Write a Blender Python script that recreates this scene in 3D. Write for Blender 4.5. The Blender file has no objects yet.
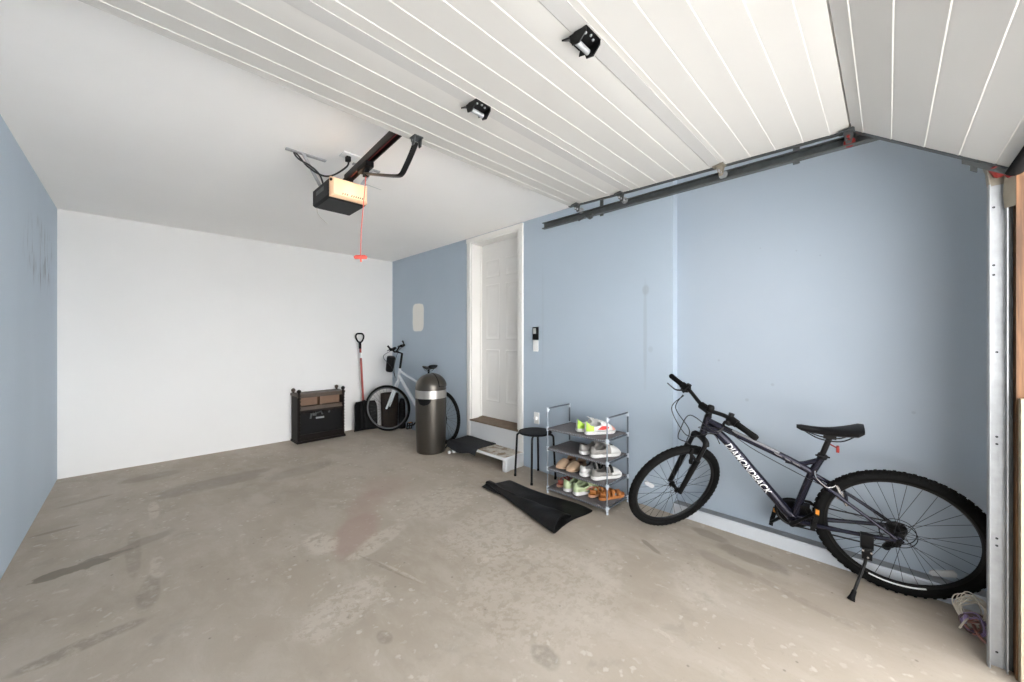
import bpy, bmesh, math, random
from mathutils import Vector as V, Matrix as M
random.seed(7)
sc = bpy.context.scene
col = sc.collection
PI = math.pi

# ------------------------------------------------------------------ camera, light, exposure
cam_d = bpy.data.cameras.new('camera'); cam = bpy.data.objects.new('camera', cam_d); col.objects.link(cam)
cam.location = (0, 0, 1.35); cam.rotation_euler = (PI/2, 0, -PI/4)
cam_d.sensor_width = 36; cam_d.lens = 376/1024*36; cam_d.shift_y = -1/1024; cam_d.clip_start = .01
sc.camera = cam
sc.view_settings.view_transform = 'Standard'; sc.view_settings.look = 'None'
sc.view_settings.exposure = 0.66; sc.view_settings.gamma = 1; sc.view_settings.use_curve_mapping = False
world = bpy.data.worlds.new('sky'); sc.world = world; world.use_nodes = True
bg = world.node_tree.nodes['Background']; bg.inputs[0].default_value = (.99, .99, .985, 1)
_t = world.node_tree; _tc = _t.nodes.new('ShaderNodeTexCoord'); _sp = _t.nodes.new('ShaderNodeSeparateXYZ'); _mr = _t.nodes.new('ShaderNodeMapRange'); _mr.interpolation_type = 'SMOOTHSTEP'
_t.links.new(_tc.outputs['Generated'], _sp.inputs[0]); _t.links.new(_sp.outputs['Z'], _mr.inputs[0])       # hazy sky, brightest at the horizon
for _i, _v in zip((1, 2, 3, 4), (.08, .40, 1.0, 0.0)): _mr.inputs[_i].default_value = _v
_az = _t.nodes.new('ShaderNodeMapRange'); _az.interpolation_type = 'SMOOTHSTEP'; _t.links.new(_sp.outputs['Y'], _az.inputs[0])      # ... and brightest straight out of the opening
for _i, _v in zip((1, 2, 3, 4), (-.985, -.75, 1.0, .10)): _az.inputs[_i].default_value = _v
_mu = _t.nodes.new('ShaderNodeMath'); _mu.operation = 'MULTIPLY'; _t.links.new(_mr.outputs[0], _mu.inputs[0]); _t.links.new(_az.outputs[0], _mu.inputs[1])
_ma = _t.nodes.new('ShaderNodeMath'); _ma.operation = 'MULTIPLY_ADD'; _t.links.new(_mu.outputs[0], _ma.inputs[0]); _ma.inputs[1].default_value = 8.0; _ma.inputs[2].default_value = 3.0
_t.links.new(_ma.outputs[0], bg.inputs[1])
sc.cycles.max_bounces = 16; sc.cycles.diffuse_bounces = 10
sun_d = bpy.data.lights.new('sun', 'SUN'); sun = bpy.data.objects.new('sun', sun_d); col.objects.link(sun)
sun_d.energy = 38; sun_d.angle = math.radians(2); sun_d.color = (1, .985, .965)
sun.location = (0, -8, 6); sun.rotation_euler = V((-.62, -.22, -.75)).to_track_quat('-Z', 'Y').to_euler()

# ------------------------------------------------------------------ materials
def mat(name, c, rough=.6, metal=0, var=0, scale=20, bump=0, spec=None, emit=None):
    m = bpy.data.materials.new(name); m.use_nodes = True
    nt = m.node_tree; b = nt.nodes['Principled BSDF']
    b.inputs['Base Color'].default_value = (*c, 1); b.inputs['Roughness'].default_value = rough
    b.inputs['Metallic'].default_value = metal
    if spec is not None: b.inputs['Specular IOR Level'].default_value = spec
    if emit: b.inputs['Emission Color'].default_value = (*emit[0], 1); b.inputs['Emission Strength'].default_value = emit[1]
    if var or bump:
        tc = nt.nodes.new('ShaderNodeTexCoord'); n = nt.nodes.new('ShaderNodeTexNoise')
        n.inputs['Scale'].default_value = scale; n.inputs['Detail'].default_value = 6
        nt.links.new(tc.outputs['Object'], n.inputs['Vector'])
        if var:
            r = nt.nodes.new('ShaderNodeMix'); r.data_type = 'RGBA'
            r.inputs[6].default_value = (*[x*(1-var) for x in c], 1); r.inputs[7].default_value = (*[min(1, x*(1+var)) for x in c], 1)
            nt.links.new(n.outputs[0], r.inputs[0]); nt.links.new(r.outputs[2], b.inputs['Base Color'])
        if bump:
            bp = nt.nodes.new('ShaderNodeBump'); bp.inputs['Strength'].default_value = bump; bp.inputs['Distance'].default_value = .01
            nt.links.new(n.outputs[0], bp.inputs['Height']); nt.links.new(bp.outputs[0], b.inputs['Normal'])
    return m

class NT:
    def __init__(s, m):
        s.t = m.node_tree; s.b = s.t.nodes['Principled BSDF']; tc = s.t.nodes.new('ShaderNodeTexCoord'); s.p = tc.outputs['Object']
    def n(s, k, **kw):
        x = s.t.nodes.new(k)
        for a, v in kw.items(): setattr(x, a, v)
        return x
    def link(s, a, b): s.t.links.new(a, b)
    def noise(s, scale, detail=5, rough=.5, vec=None, dist=0):
        x = s.n('ShaderNodeTexNoise'); x.inputs['Scale'].default_value = scale; x.inputs['Detail'].default_value = detail
        x.inputs['Roughness'].default_value = rough; x.inputs['Distortion'].default_value = dist
        s.link(vec or s.p, x.inputs['Vector']); return x.outputs[0]
    def ramp(s, f, a, b, va=0, vb=1):
        x = s.n('ShaderNodeMapRange'); x.interpolation_type = 'SMOOTHSTEP'
        for i, v in zip((1, 2, 3, 4), (a, b, va, vb)): x.inputs[i].default_value = v
        s.link(f, x.inputs[0]); return x.outputs[0]
    def math(s, op, a, b):
        x = s.n('ShaderNodeMath', operation=op)
        for i, v in enumerate((a, b)):
            if isinstance(v, (int, float)): x.inputs[i].default_value = v
            else: s.link(v, x.inputs[i])
        return x.outputs[0]
    def mix(s, f, a, b, blend='MIX'):
        x = s.n('ShaderNodeMix', data_type='RGBA', blend_type=blend)
        for i, v in zip((0, 6, 7), (f, a, b)):
            if isinstance(v, (int, float)): x.inputs[i].default_value = v
            elif isinstance(v, tuple): x.inputs[i].default_value = (*v, 1)
            else: s.link(v, x.inputs[i])
        return x.outputs[2]
    def stretch(s, sx, sy, sz, rot=0):
        x = s.n('ShaderNodeMapping'); x.inputs['Scale'].default_value = (sx, sy, sz); x.inputs['Rotation'].default_value = (0, 0, rot)
        s.link(s.p, x.inputs[0]); return x.outputs[0]
    def patch(s, c, r, wob=.02, ws=8, soft=.05):
        x = s.n('ShaderNodeMapping'); x.vector_type = 'TEXTURE'; x.inputs['Location'].default_value = c; x.inputs['Scale'].default_value = r
        s.link(s.p, x.inputs[0]); q = s.n('ShaderNodeSeparateXYZ'); s.link(x.outputs[0], q.inputs[0]); t = None
        for k in 'XYZ':
            a = s.math('POWER', s.math('ABSOLUTE', q.outputs[k], 0), 4.5); t = a if t is None else s.math('ADD', t, a)
        return s.ramp(s.math('ADD', s.math('POWER', t, 1/4.5), s.math('MULTIPLY', s.math('SUBTRACT', s.noise(ws, 4), .5), wob*4)), 1-soft, 1+soft, 1, 0)
    def blob(s, c, r, rot=(0, 0, 0), wob=.35, wscale=9, soft=.25):
        """mask 1 inside an ellipsoid at c with radii r, wobbly edge"""
        x = s.n('ShaderNodeMapping'); x.vector_type = 'TEXTURE'
        x.inputs['Location'].default_value = c; x.inputs['Rotation'].default_value = rot; x.inputs['Scale'].default_value = r
        s.link(s.p, x.inputs[0])
        l = s.n('ShaderNodeVectorMath', operation='LENGTH'); s.link(x.outputs[0], l.inputs[0])
        n = s.math('MULTIPLY', s.math('SUBTRACT', s.noise(wscale, 4), .5), wob*4)
        return s.ramp(s.math('ADD', l.outputs['Value'], n), 1-soft, 1+soft, 1, 0)

# --- room surfaces
M_white = mat('white wall paint', (.80, .80, .795), .75); w = NT(M_white)
c = w.mix(w.ramp(w.noise(1.3, 4), .3, .8), (.79, .785, .775), (.76, .755, .745))
c = w.mix(w.math('MULTIPLY', w.ramp(w.noise(5, 8, .7, w.stretch(3, 3, .5)), .62, .75), .12), c, (.6, .6, .6))
w.link(c, w.b.inputs['Base Color'])
M_ceil = mat('ceiling paint', (.76, .74, .72), .85); w = NT(M_ceil)
c = w.mix(w.ramp(w.noise(.9, 4), .3, .75), (.90, .88, .855), (.87, .85, .825))
w.link(c, w.b.inputs['Base Color'])

BL = (.46, .515, .575)
M_blueR = mat('blue wall paint by house door', BL, .65); w = NT(M_blueR)
c = w.mix(w.ramp(w.noise(.8, 5), .3, .75), (.395, .468, .545), (.425, .50, .58))
c = w.mix(w.math('MULTIPLY', w.ramp(w.noise(14, 8, .7), .6, .72), .10), c, (.42, .42, .42))
c = w.mix(w.patch((2.945, 4.905, 1.685), (.25, .155, .205), wob=.05, ws=7, soft=.03), c, (.80, .78, .73))      # unpainted patch
c = w.mix(w.math('MULTIPLY', w.blob((2.945, 4.80, 1.70), (.3, .19, .27), wob=.09, wscale=6, soft=.06), .0), c, (.4, .43, .45))
for yy, z0, z1, ww, k in ((1.405, 1.0, 1.80, .016, .35), (1.40, 1.72, 1.80, .028, .5), (2.50, 1.0, 2.1, .012, .15), (1.36, 1.25, 1.30, .02, .3)):
    c = w.mix(w.math('MULTIPLY', w.blob((2.945, yy, (z0+z1)/2), (.2, ww, (z1-z0)/2), wob=.12, wscale=12, soft=.35), k), c, (.30, .33, .38))
w.link(c, w.b.inputs['Base Color'])
M_blueN = mat('pale blue wall paint by bicycle', (.53, .58, .635), .6); w = NT(M_blueN)
c = w.mix(w.ramp(w.noise(.7, 4), .3, .75), (.35, .41, .475), (.385, .44, .505))
c = w.mix(w.math('MULTIPLY', w.ramp(w.noise(11, 8, .7, w.stretch(1, 1, .6)), .62, .75), .15), c, (.42, .45, .48))
for yy, zz, r in ((.62, 1.98, .006), (.42, 1.93, .006), (.30, 1.88, .006), (.55, 1.05, .012), (-.1, .95, .01), (.88, 1.2, .01), (.7, .93, .014)):
    c = w.mix(w.math('MULTIPLY', w.blob((3.03, yy, zz), (.1, r*.8, r*.8), wob=.0, soft=.4), .35), c, (.25, .27, .3))
w.link(c, w.b.inputs['Base Color'])
M_blueL = mat('blue wall paint scuffed', BL, .6); w = NT(M_blueL)
c = w.mix(w.ramp(w.noise(1.1, 5, .5, w.stretch(1, 1, .3)), .3, .75), (.44, .53, .63), (.49, .58, .68))
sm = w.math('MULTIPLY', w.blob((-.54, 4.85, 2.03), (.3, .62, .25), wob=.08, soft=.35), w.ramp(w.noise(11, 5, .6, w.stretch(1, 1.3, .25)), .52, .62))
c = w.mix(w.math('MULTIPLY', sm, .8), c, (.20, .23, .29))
w.link(c, w.b.inputs['Base Color'])

M_floor = mat('concrete slab', (.4, .37, .33), .75); w = NT(M_floor)
big = w.noise(.8, 10, .55, dist=.3); mid = w.noise(3.4, 14, .66, dist=.35); m2 = w.noise(9, 12, .72, dist=.3); fine = w.noise(70, 8, .7)
c = w.mix(w.ramp(big, .34, .66), (.385, .327, .262), (.45, .388, .32))
tro = w.noise(4.5, 14, .68, w.stretch(1, .45, 1, .6), dist=.3)
c = w.mix(w.math('MULTIPLY', w.ramp(tro, .42, .66), .55), c, (.505, .447, .38))
c = w.mix(w.math('MULTIPLY', w.ramp(mid, .56, .68), .45), c, (.335, .295, .245))
c = w.mix(w.math('MULTIPLY', w.ramp(m2, .34, .42, 1, 0), .40), c, (.60, .545, .47))
c = w.mix(w.math('MULTIPLY', w.ramp(m2, .60, .70), .35), c, (.30, .265, .22))
c = w.mix(w.math('MULTIPLY', w.ramp(fine, .58, .70), .30), c, (.27, .24, .2))
vo = w.n('ShaderNodeTexVoronoi'); vo.inputs['Scale'].default_value = 16; vo.inputs['Randomness'].default_value = 1
vm = w.n('ShaderNodeVectorMath', operation='ADD'); nz = w.n('ShaderNodeTexNoise'); nz.inputs['Scale'].default_value = 30; w.link(w.p, nz.inputs['Vector'])
vs_ = w.n('ShaderNodeVectorMath', operation='SCALE'); vs_.inputs['Scale'].default_value = .05; w.link(nz.outputs['Color'], vs_.inputs[0]); w.link(w.p, vm.inputs[0]); w.link(vs_.outputs[0], vm.inputs[1]); w.link(vm.outputs[0], vo.inputs['Vector'])
chip = w.math('MULTIPLY', w.ramp(vo.outputs['Distance'], .12, .26, 1, 0), w.ramp(w.noise(1.7, 4), .46, .60))
c = w.mix(w.math('MULTIPLY', chip, .55), c, (.63, .595, .535))
vp = w.n('ShaderNodeTexVoronoi'); vp.inputs['Scale'].default_value = 9; w.link(w.p, vp.inputs['Vector'])
pit = w.ramp(vp.outputs['Distance'], .03, .075, 1, 0); c = w.mix(w.math('MULTIPLY', pit, .65), c, (.17, .15, .13))
def stain(cc, rr, ro, k, cl, wob=.22, ws=7, brk=0, soft=.2):
    global c
    mk = w.blob((*cc, 0), (*rr, .3), (0, 0, ro), wob=wob, wscale=ws, soft=soft)
    if brk: mk = w.math('MULTIPLY', mk, w.ramp(w.noise(ws*2, 10, .7), .5-brk, .5+brk*.4))
    c = w.mix(w.math('MULTIPLY', mk, k), c, cl)
DK = (.235, .20, .155); LT = (.57, .505, .43); PK = (.39, .285, .235)
stain((-.29, 3.39), (.15, .060), .08, .9, (.20, .175, .135), wob=.45, ws=9, soft=.08)
stain((-.14, 3.45), (.14, .04), .15, .75, (.22, .19, .15), wob=.45, ws=9, soft=.12)
stain((.03, 3.52), (.18, .06), .5, .4, DK, wob=.3)
stain((-.40, 4.16), (.10, .022), .1, .6, DK); stain((-.30, 4.75), (.16, .03), .3, .35, DK)
stain((-.16, 2.52), (.22, .045), .08, .6, DK, wob=.35, ws=9, brk=.15); stain((.05, 2.80), (.045, .20), -.1, .5, DK, brk=.15); stain((-.01, 3.40), (.035, .40), 0, .35, DK, brk=.15)
stain((.10, 4.12), (.035, .20), 0, .75, LT, brk=.1); stain((.09, 3.08), (.035, .16), 0, .6, LT, brk=.1)
stain((.55, 4.5), (.45, .16), .1, .45, DK, wob=.3); stain((.12, 5.15), (.22, .10), .1, .35, DK); stain((1.25, 4.3), (.35, .14), .2, .3, DK)
stain((1.10, 2.65), (.14, .30), -.6, .75, PK, soft=.3); stain((1.35, 3.05), (.14, .25), -.7, .5, PK, soft=.4); stain((1.62, 3.3), (.2, .25), -.6, .4, PK, soft=.5)
stain((.86, 2.66), (.10, .14), 0, .85, LT, brk=.08, wob=.35); stain((1.20, 2.45), (.2, .08), .3, .6, LT, brk=.1); stain((1.02, 2.35), (.10, .05), 0, .6, LT, brk=.08)
stain((1.05, 2.10), (.012, .26), .25, .5, DK, ws=12, brk=.15); stain((1.09, 2.0), (.012, .18), .22, .5, LT, ws=12, brk=.15)
stain((1.80, 2.65), (.35, .25), .3, .5, LT, brk=.06, ws=9); stain((1.78, 2.0), (.4, .3), .3, .45, LT, brk=.06, ws=10); stain((.75, 1.95), (.25, .14), .3, .5, LT, brk=.06, ws=11); stain((1.55, 1.35), (.45, .45), .3, .35, LT, brk=.06, ws=10)
stain((1.23, 1.04), (.05, .075), 0, .55, (.22, .195, .16), wob=.35, ws=12, brk=.25); stain((.80, 1.62), (.03, .05), 0, .5, DK, ws=14, brk=.2)
stain((2.38, 1.10), (.018, .10), -.5, .65, DK, wob=.3, ws=12); stain((2.81, .88), (.05, .12), -.2, .6, DK, wob=.25); stain((2.70, .60), (.07, .20), -.15, .6, DK, wob=.3); stain((2.52, .72), (.05, .15), -.25, .4, DK, wob=.3); stain((2.45, .35), (.03, .25), -.3, .35, DK, wob=.3, brk=.15)
stain((2.0, 1.2), (.30, .10), .5, .35, LT, brk=.1); stain((2.2, .75), (.25, .12), .4, .35, LT, brk=.1)
w.link(c, w.b.inputs['Base Color'])
rg = w.ramp(mid, .3, .7, .62, .85); w.link(rg, w.b.inputs['Roughness'])
bp = w.n('ShaderNodeBump'); bp.inputs['Strength'].default_value = .25; bp.inputs['Distance'].default_value = .01
w.link(w.math('ADD', w.math('MULTIPLY', tro, .8), w.math('MULTIPLY', fine, .15)), bp.inputs['Height']); w.link(bp.outputs[0], w.b.inputs['Normal'])

M_curb = mat('painted curb', (.60, .63, .67), .7, var=.08, scale=9)
M_ledge = mat('bare concrete ledge', (.25, .26, .27), .85, var=.2, scale=12)
M_trim = mat('white gloss trim', (.80, .785, .755), .4, var=.02, scale=3)
M_doorw = mat('white door paint', (.74, .725, .70), .42)
M_sill = mat('dusty worn wood sill', (.19, .14, .10), .8, var=.45, scale=10)
M_wood = mat('raw pine', (.20, .095, .04), .6, var=.25, scale=8)
w = NT(M_wood); c = w.mix(w.ramp(w.noise(7, 8, .6, w.stretch(9, 9, .35)), .35, .65), (.085, .04, .018), (.24, .115, .048)); w.link(c, w.b.inputs['Base Color'])
M_woodp = mat('pale painted stop', (.45, .38, .28), .6)
M_drive = mat('pale driveway', (.56, .56, .56), .9, var=.1, scale=2)
# --- object materials
K = mat('black plastic', (.0045, .0045, .005), .5, spec=.18)
Kmatte = mat('matt black rubber', (.0045, .0045, .0045), .85, spec=.15, var=.3, scale=60)
Kmetal = mat('black painted steel', (.0045, .0045, .005), .35, spec=.3)
Kfab = mat('black floor mat vinyl', (.007, .007, .0075), .45, var=.3, scale=30, bump=.15, spec=.2)
Kseat = mat('black saddle cover', (.005, .005, .006), .42, spec=.25)
Gun = mat('dark navy grey frame paint', (.014, .014, .026), .25, .35)
Galv = mat('galvanised steel', (.36, .37, .38), .5, .45, var=.22, scale=30)
GalvD = mat('dull zinc steel', (.10, .108, .108), .45, .6, var=.3, scale=18)
GalvT = mat('tan zinc plate', (.27, .24, .19), .5, .3, var=.25, scale=20)
Chrome = mat('bright alloy', (.75, .75, .76), .22, .9)
Silver = mat('grey rim', (.20, .20, .21), .35, .6)
Spoke = mat('dark spoke steel', (.03, .03, .033), .35, .5)
WhiteP = mat('white frame paint', (.70, .74, .78), .3)
WhitePl = mat('white plastic', (.8, .8, .79), .4)
Amber = mat('amber reflector', (.75, .28, .04), .3)
Red = mat('red plastic', (.22, .015, .012), .4)
ClearR = mat('white reflector', (.36, .37, .38), .3)
Letter = mat('white decal', (.85, .85, .85), .4)
Door = mat('overhead door enamel', (.53, .515, .485), .5, var=.025, scale=4)
DoorG = mat('overhead door joint strip', (.43, .42, .405), .5, var=.04, scale=6)
Taupe = mat('brushed bronze steel', (.085, .077, .067), .33, .75, var=.06, scale=40)
Steel = mat('brushed steel band', (.50, .48, .455), .35, .85)
WoodDk = mat('charred dark wood', (.010, .007, .006), .6, spec=.15, var=.5, scale=14)
WoodMd = mat('worn brown wood', (.075, .052, .038), .55, var=.4, scale=16)
WoodLt = mat('warm inner wood', (.22, .13, .08), .6, var=.25, scale=12)
Brown = mat('brown bin shell', (.04, .027, .02), .6, var=.2, scale=15)
RedH = mat('red shovel shaft', (.36, .06, .045), .5)
GreyTube = mat('grey coated tube', (.11, .13, .155), .35, .4)
GreyTubeL = mat('pale chrome tube', (.27, .31, .36), .3, .5)
GreyFab = mat('grey shelf fabric', (.16, .15, .155), .85, var=.2, scale=60)
JointP = mat('white plastic joint', (.55, .60, .66), .4)
StepP = mat('white step paint worn', (.66, .67, .68), .6, var=.06, scale=8)
StepTop = mat('worn step tread', (.42, .36, .29), .8); w = NT(StepTop)
c = w.mix(w.ramp(w.noise(9, 8, .7), .42, .6), (.60, .56, .50), (.28, .20, .14)); w.link(c, w.b.inputs['Base Color'])
MatB = mat('charcoal bath mat', (.010, .011, .014), .9, var=.2, scale=90, bump=.4)
Lens = mat('lit lamp cover', (.55, .45, .33), .4, emit=((1, .62, .27), 2.0)); w = NT(Lens)
g1 = w.blob((1.015, 2.52, 2.36), (.13, .2, .085), wob=.0, soft=.7)
cl = w.mix(g1, (1, .45, .17), (1, .70, .36)); w.link(cl, w.b.inputs['Emission Color'])
w.link(w.math('ADD', w.math('MULTIPLY', g1, .80), .24), w.b.inputs['Emission Strength'])
OpGrey = mat('dark grey opener housing', (.012, .0125, .013), .5, spec=.2)
RedR = mat('red release cord', (.75, .12, .09), .6)
Cream = mat('cream wire', (.55, .50, .42), .5)
Cable = mat('black cable', (.01, .01, .01), .4)

# ------------------------------------------------------------------ mesh builder
class MB:
    def __init__(s): s.bm = bmesh.new(); s.mi = 0
    def _f(s, vs):
        try: f = s.bm.faces.new(vs); f.material_index = s.mi; return f
        except ValueError: return None
    def box(s, lo, hi, m=None, bev=0):
        c = [(x, y, z) for z in (lo[2], hi[2]) for y in (lo[1], hi[1]) for x in (lo[0], hi[0])]
        if bev:
            b = bmesh.new(); r = bmesh.ops.create_cube(b, size=1)
            bmesh.ops.transform(b, matrix=M.Translation(((lo[0]+hi[0])/2, (lo[1]+hi[1])/2, (lo[2]+hi[2])/2)) @ M.Diagonal((abs(hi[0]-lo[0]), abs(hi[1]-lo[1]), abs(hi[2]-lo[2]), 1)), verts=b.verts)
            bmesh.ops.bevel(b, geom=b.edges[:], offset=bev, segments=2, profile=.5, affect='EDGES')
            s.merge(b, m); return s
        if m is not None: c = [m @ V(p) for p in c]
        v = [s.bm.verts.new(p) for p in c]
        for q in ((0, 2, 3, 1), (4, 5, 7, 6), (0, 1, 5, 4), (2, 6, 7, 3), (0, 4, 6, 2), (1, 3, 7, 5)): s._f([v[i] for i in q])
        return s
    def merge(s, b, m=None):
        mp = {}
        for v in b.verts: mp[v] = s.bm.verts.new(m @ v.co if m is not None else v.co)
        for f in b.faces: s._f([mp[v] for v in f.verts])
        b.free(); return s
    def rings(s, rings, close=True, cap=True):
        rs = [[s.bm.verts.new(p) for p in r] for r in rings]; n = len(rs[0])
        for a, b in zip(rs, rs[1:]):
            for i in range(n if close else n-1):
                j = (i+1) % n; s._f([a[i], a[j], b[j], b[i]])
        if cap and close:
            s._f(rs[0][::-1]); s._f(rs[-1])
        return rs
    def tube(s, pts, r, seg=8, cap=True, flat=1.0, loop=False):
        pts = [V(p) for p in pts]; n = len(pts)
        rr = r if isinstance(r, (list, tuple)) else [r]*n
        t0 = (pts[1]-pts[0]).normalized(); up = V((0, 0, 1)) if abs(t0.z) < .9 else V((0, 1, 0))
        a = t0.cross(up).normalized(); rings = []
        for i, p in enumerate(pts):
            t = (pts[(i+1) % n]-pts[i-1]) if loop else (pts[min(i+1, n-1)]-pts[max(i-1, 0)])
            t.normalize(); a = (a - t*a.dot(t)).normalized(); b = t.cross(a)
            rings.append([p+(a*math.cos(k)+b*math.sin(k)*flat)*rr[i] for k in [2*PI*j/seg for j in range(seg)]])
        if loop: rings.append(rings[0])
        if loop:
            rs = [[s.bm.verts.new(p) for p in q] for q in rings[:-1]]; rs.append(rs[0])
            for x, y in zip(rs, rs[1:]):
                for i in range(seg): s._f([x[i], x[(i+1) % seg], y[(i+1) % seg], y[i]])
        else: s.rings(rings, cap=cap)
        return s
    def lathe(s, prof, o=(0, 0, 0), ax=(0, 0, 1), seg=24, loop=False, ang=2*PI, cap=False):
        """prof: (radius, height along the axis)"""
        o = V(o); ax = V(ax).normalized(); u = ax.orthogonal().normalized(); w_ = ax.cross(u)
        full = abs(ang-2*PI) < 1e-6; rings = []
        for r, h in prof: rings.append([o+ax*h+(u*math.cos(ang*j/seg)+w_*math.sin(ang*j/seg))*max(r, 1e-5) for j in range(seg if full else seg+1)])
        if loop:
            rs = [[s.bm.verts.new(p) for p in q] for q in rings]; rs.append(rs[0])
            for x, y in zip(rs, rs[1:]):
                for i in range(seg): s._f([x[i], x[(i+1) % seg], y[(i+1) % seg], y[i]])
        else: s.rings(rings, close=full, cap=cap or (full and prof[0][0] < 1e-3))
        return s
    def prism(s, poly, off, m=None):
        """polygon (3-D points) pushed along the vector off"""
        a = [V(p) for p in poly]; b = [p+V(off) for p in a]
        if m is not None: a = [m @ p for p in a]; b = [m @ p for p in b]
        va = [s.bm.verts.new(p) for p in a]; vb = [s.bm.verts.new(p) for p in b]; n = len(va)
        s._f(va[::-1]); s._f(vb)
        for i in range(n): s._f([va[i], va[(i+1) % n], vb[(i+1) % n], vb[i]])
        return s
    def build(s, name, mats, parent=None, ang=40, sub=0, solid=0, label=None, loc=None):
        bmesh.ops.recalc_face_normals(s.bm, faces=s.bm.faces[:])
        me = bpy.data.meshes.new(name); s.bm.to_mesh(me); s.bm.free()
        for m in (mats if isinstance(mats, (list, tuple)) else [mats]): me.materials.append(m)
        me.polygons.foreach_set('use_smooth', [True]*len(me.polygons)); me.set_sharp_from_angle(angle=math.radians(ang))
        o = bpy.data.objects.new(name, me); col.objects.link(o)
        if solid: q = o.modifiers.new('thickness', 'SOLIDIFY'); q.thickness = solid; q.offset = 0
        if sub: q = o.modifiers.new('smooth', 'SUBSURF'); q.levels = sub; q.render_levels = sub
        if parent: o.parent = parent
        if label: o['label'] = label
        return o

def crv(pts, n=6, loop=False):
    pts = [V(p) for p in pts]; out = []; N = len(pts)
    for i in range(N if loop else N-1):
        g = (lambda k: pts[k % N]) if loop else (lambda k: pts[max(0, min(N-1, k))])
        a, b, c, d = g(i-1), g(i), g(i+1), g(i+2)
        for k in range(n):
            t = k/n; out.append(.5*((2*b)+(c-a)*t+(2*a-5*b+4*c-d)*t*t+(3*b-a-3*c+d)*t**3))
    if not loop: out.append(pts[-1])
    return out
def thing(name, label, cat, loc=(0, 0, 0), rz=0, group=None, matrix=None):
    o = bpy.data.objects.new(name, None); col.objects.link(o); o.empty_display_size = .1
    if matrix is not None: o.matrix_basis = matrix
    else: o.location = loc; o.rotation_euler = (0, 0, rz)
    o['label'] = label; o['category'] = cat
    if group: o['group'] = group
    return o
def tag(o, label, cat, group=None):
    o['label'] = label; o['category'] = cat
    if group: o['group'] = group
    return o
def struct(o): o['kind'] = 'structure'; return o
def box(lo, hi, bev=0): return MB().box(lo, hi, bev=bev)

# ------------------------------------------------------------------ the room
XL, XW, XN, YB, YF, H, YJ = -.54, 2.945, 3.03, 5.69, -.40, 2.62, 1.18
struct(box((XL-.15, YF-.2, -.12), (XN+.15, YB+.15, 0)).build('floor', M_floor))
struct(box((XL-.15, YF-.2, H), (XN+.15, YB+.15, H+.12)).build('ceiling', M_ceil))
struct(box((XL-.15, YB, 0), (XN+.15, YB+.15, H)).build('wall_back', M_white))
struct(box((XL-.15, YF, 0), (XL, YB, H)).build('wall_left', M_blueL))
DY0, DY1, DZ0, DZ1 = 2.837, 3.666, .375, 2.56
m = MB()                                             # right wall by the house door, with the doorway cut out
m.box((XW, YJ, 0), (XN+.15, DY0, H)); m.box((XW, DY1, 0), (XN+.15, YB, H)); m.box((XW, DY0, 0), (XN+.15, DY1, DZ0-.03)); m.box((XW, DY0, DZ1), (XN+.15, DY1, H))
struct(m.build('wall_right', M_blueR))
struct(box((XN, YF, 0), (XN+.15, YJ, H)).build('wall_right', M_blueN))
struct(MB().prism([(XW, YF, 0), (XN, YF, 0), (XN, YF, .079), (XW+.006, YF, .083), (XW, YF, .077)], (0, YJ-YF, 0)).build('trim_1', M_curb))
struct(MB().prism([(XW+.012, YF, .0825), (XN, YF, .079), (XN, YF, .084), (XW+.012, YF, .0845)], (0, YJ-YF, 0)).build('trim_2', M_ledge))
m = MB(); m.box((XL-.15, YF-.12, 0), (-.36, YF, H)); m.box((2.64, YF-.12, 0), (XN+.15, YF, H)); m.box((-.36, YF-.12, 2.17), (2.64, YF, H))
struct(m.build('wall_front', M_white))
m = MB(); m.box((2.47, YF-.14, 0), (2.66, YF+.04, 2.17)); struct(m.build('trim_3', M_wood))
m = MB(); m.box((-.38, YF-.14, 0), (-.34, YF+.02, 2.17)); struct(m.build('trim_4', M_wood))
m = MB(); m.box((2.425, YF-.12, 0), (2.468, YF+.035, 1.12)); struct(m.build('trim_5', M_woodp))
m = MB(); m.box((-30, -40, -.16), (34, YF-.2, -.10)); struct(m.build('floor', M_drive))

# --- house door set into the wall above the step
d1 = struct(box((XW+.15, DY0, DZ0), (XW+.19, DY1, DZ1)).build('door_1', M_doorw))
mo = MB()                                            # raised panels of the six-panel leaf
def rpanel(y0, y1, z0, z1, x=XW+.15):
    i1, i2 = .022, .05
    f = lambda i, dx: [(x-dx, y0+i, z0+i), (x-dx, y1-i, z0+i), (x-dx, y1-i, z1-i), (x-dx, y0+i, z1-i)]
    mo.rings([f(0, 0), f(.010, .005), f(i1, .0008), f(i2, .0008), f(i2+.025, .004)], cap=False); mo._f([mo.bm.verts.new(p) for p in f(i2+.025, .004)])
yc = (DY0+DY1)/2
for y0, y1 in ((DY0+.11, yc-.05), (yc+.05, DY1-.11)):
    for z0, z1 in ((DZ0+.22, DZ0+.86), (DZ0+.98, DZ0+1.66), (DZ0+1.74, DZ0+1.96)): rpanel(y0, y1, z0, z1)
mo.build('door_panel', M_doorw, d1)
m = MB()
for y0, y1 in ((DY0-.0, DY0+.022), (DY1-.022, DY1)): m.box((XW-.004, y0, DZ0), (XW+.16, y1, DZ1))
m.box((XW-.004, DY0, DZ1-.022), (XW+.16, DY1, DZ1))
m.box((XW+.125, DY0+.02, DZ0), (XW+.15, DY0+.036, DZ1-.02)); m.box((XW+.125, DY1-.036, DZ0), (XW+.15, DY1-.02, DZ1-.02))
m.build('door_jamb', M_trim, d1)
m = MB(); cp = lambda: None
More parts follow.
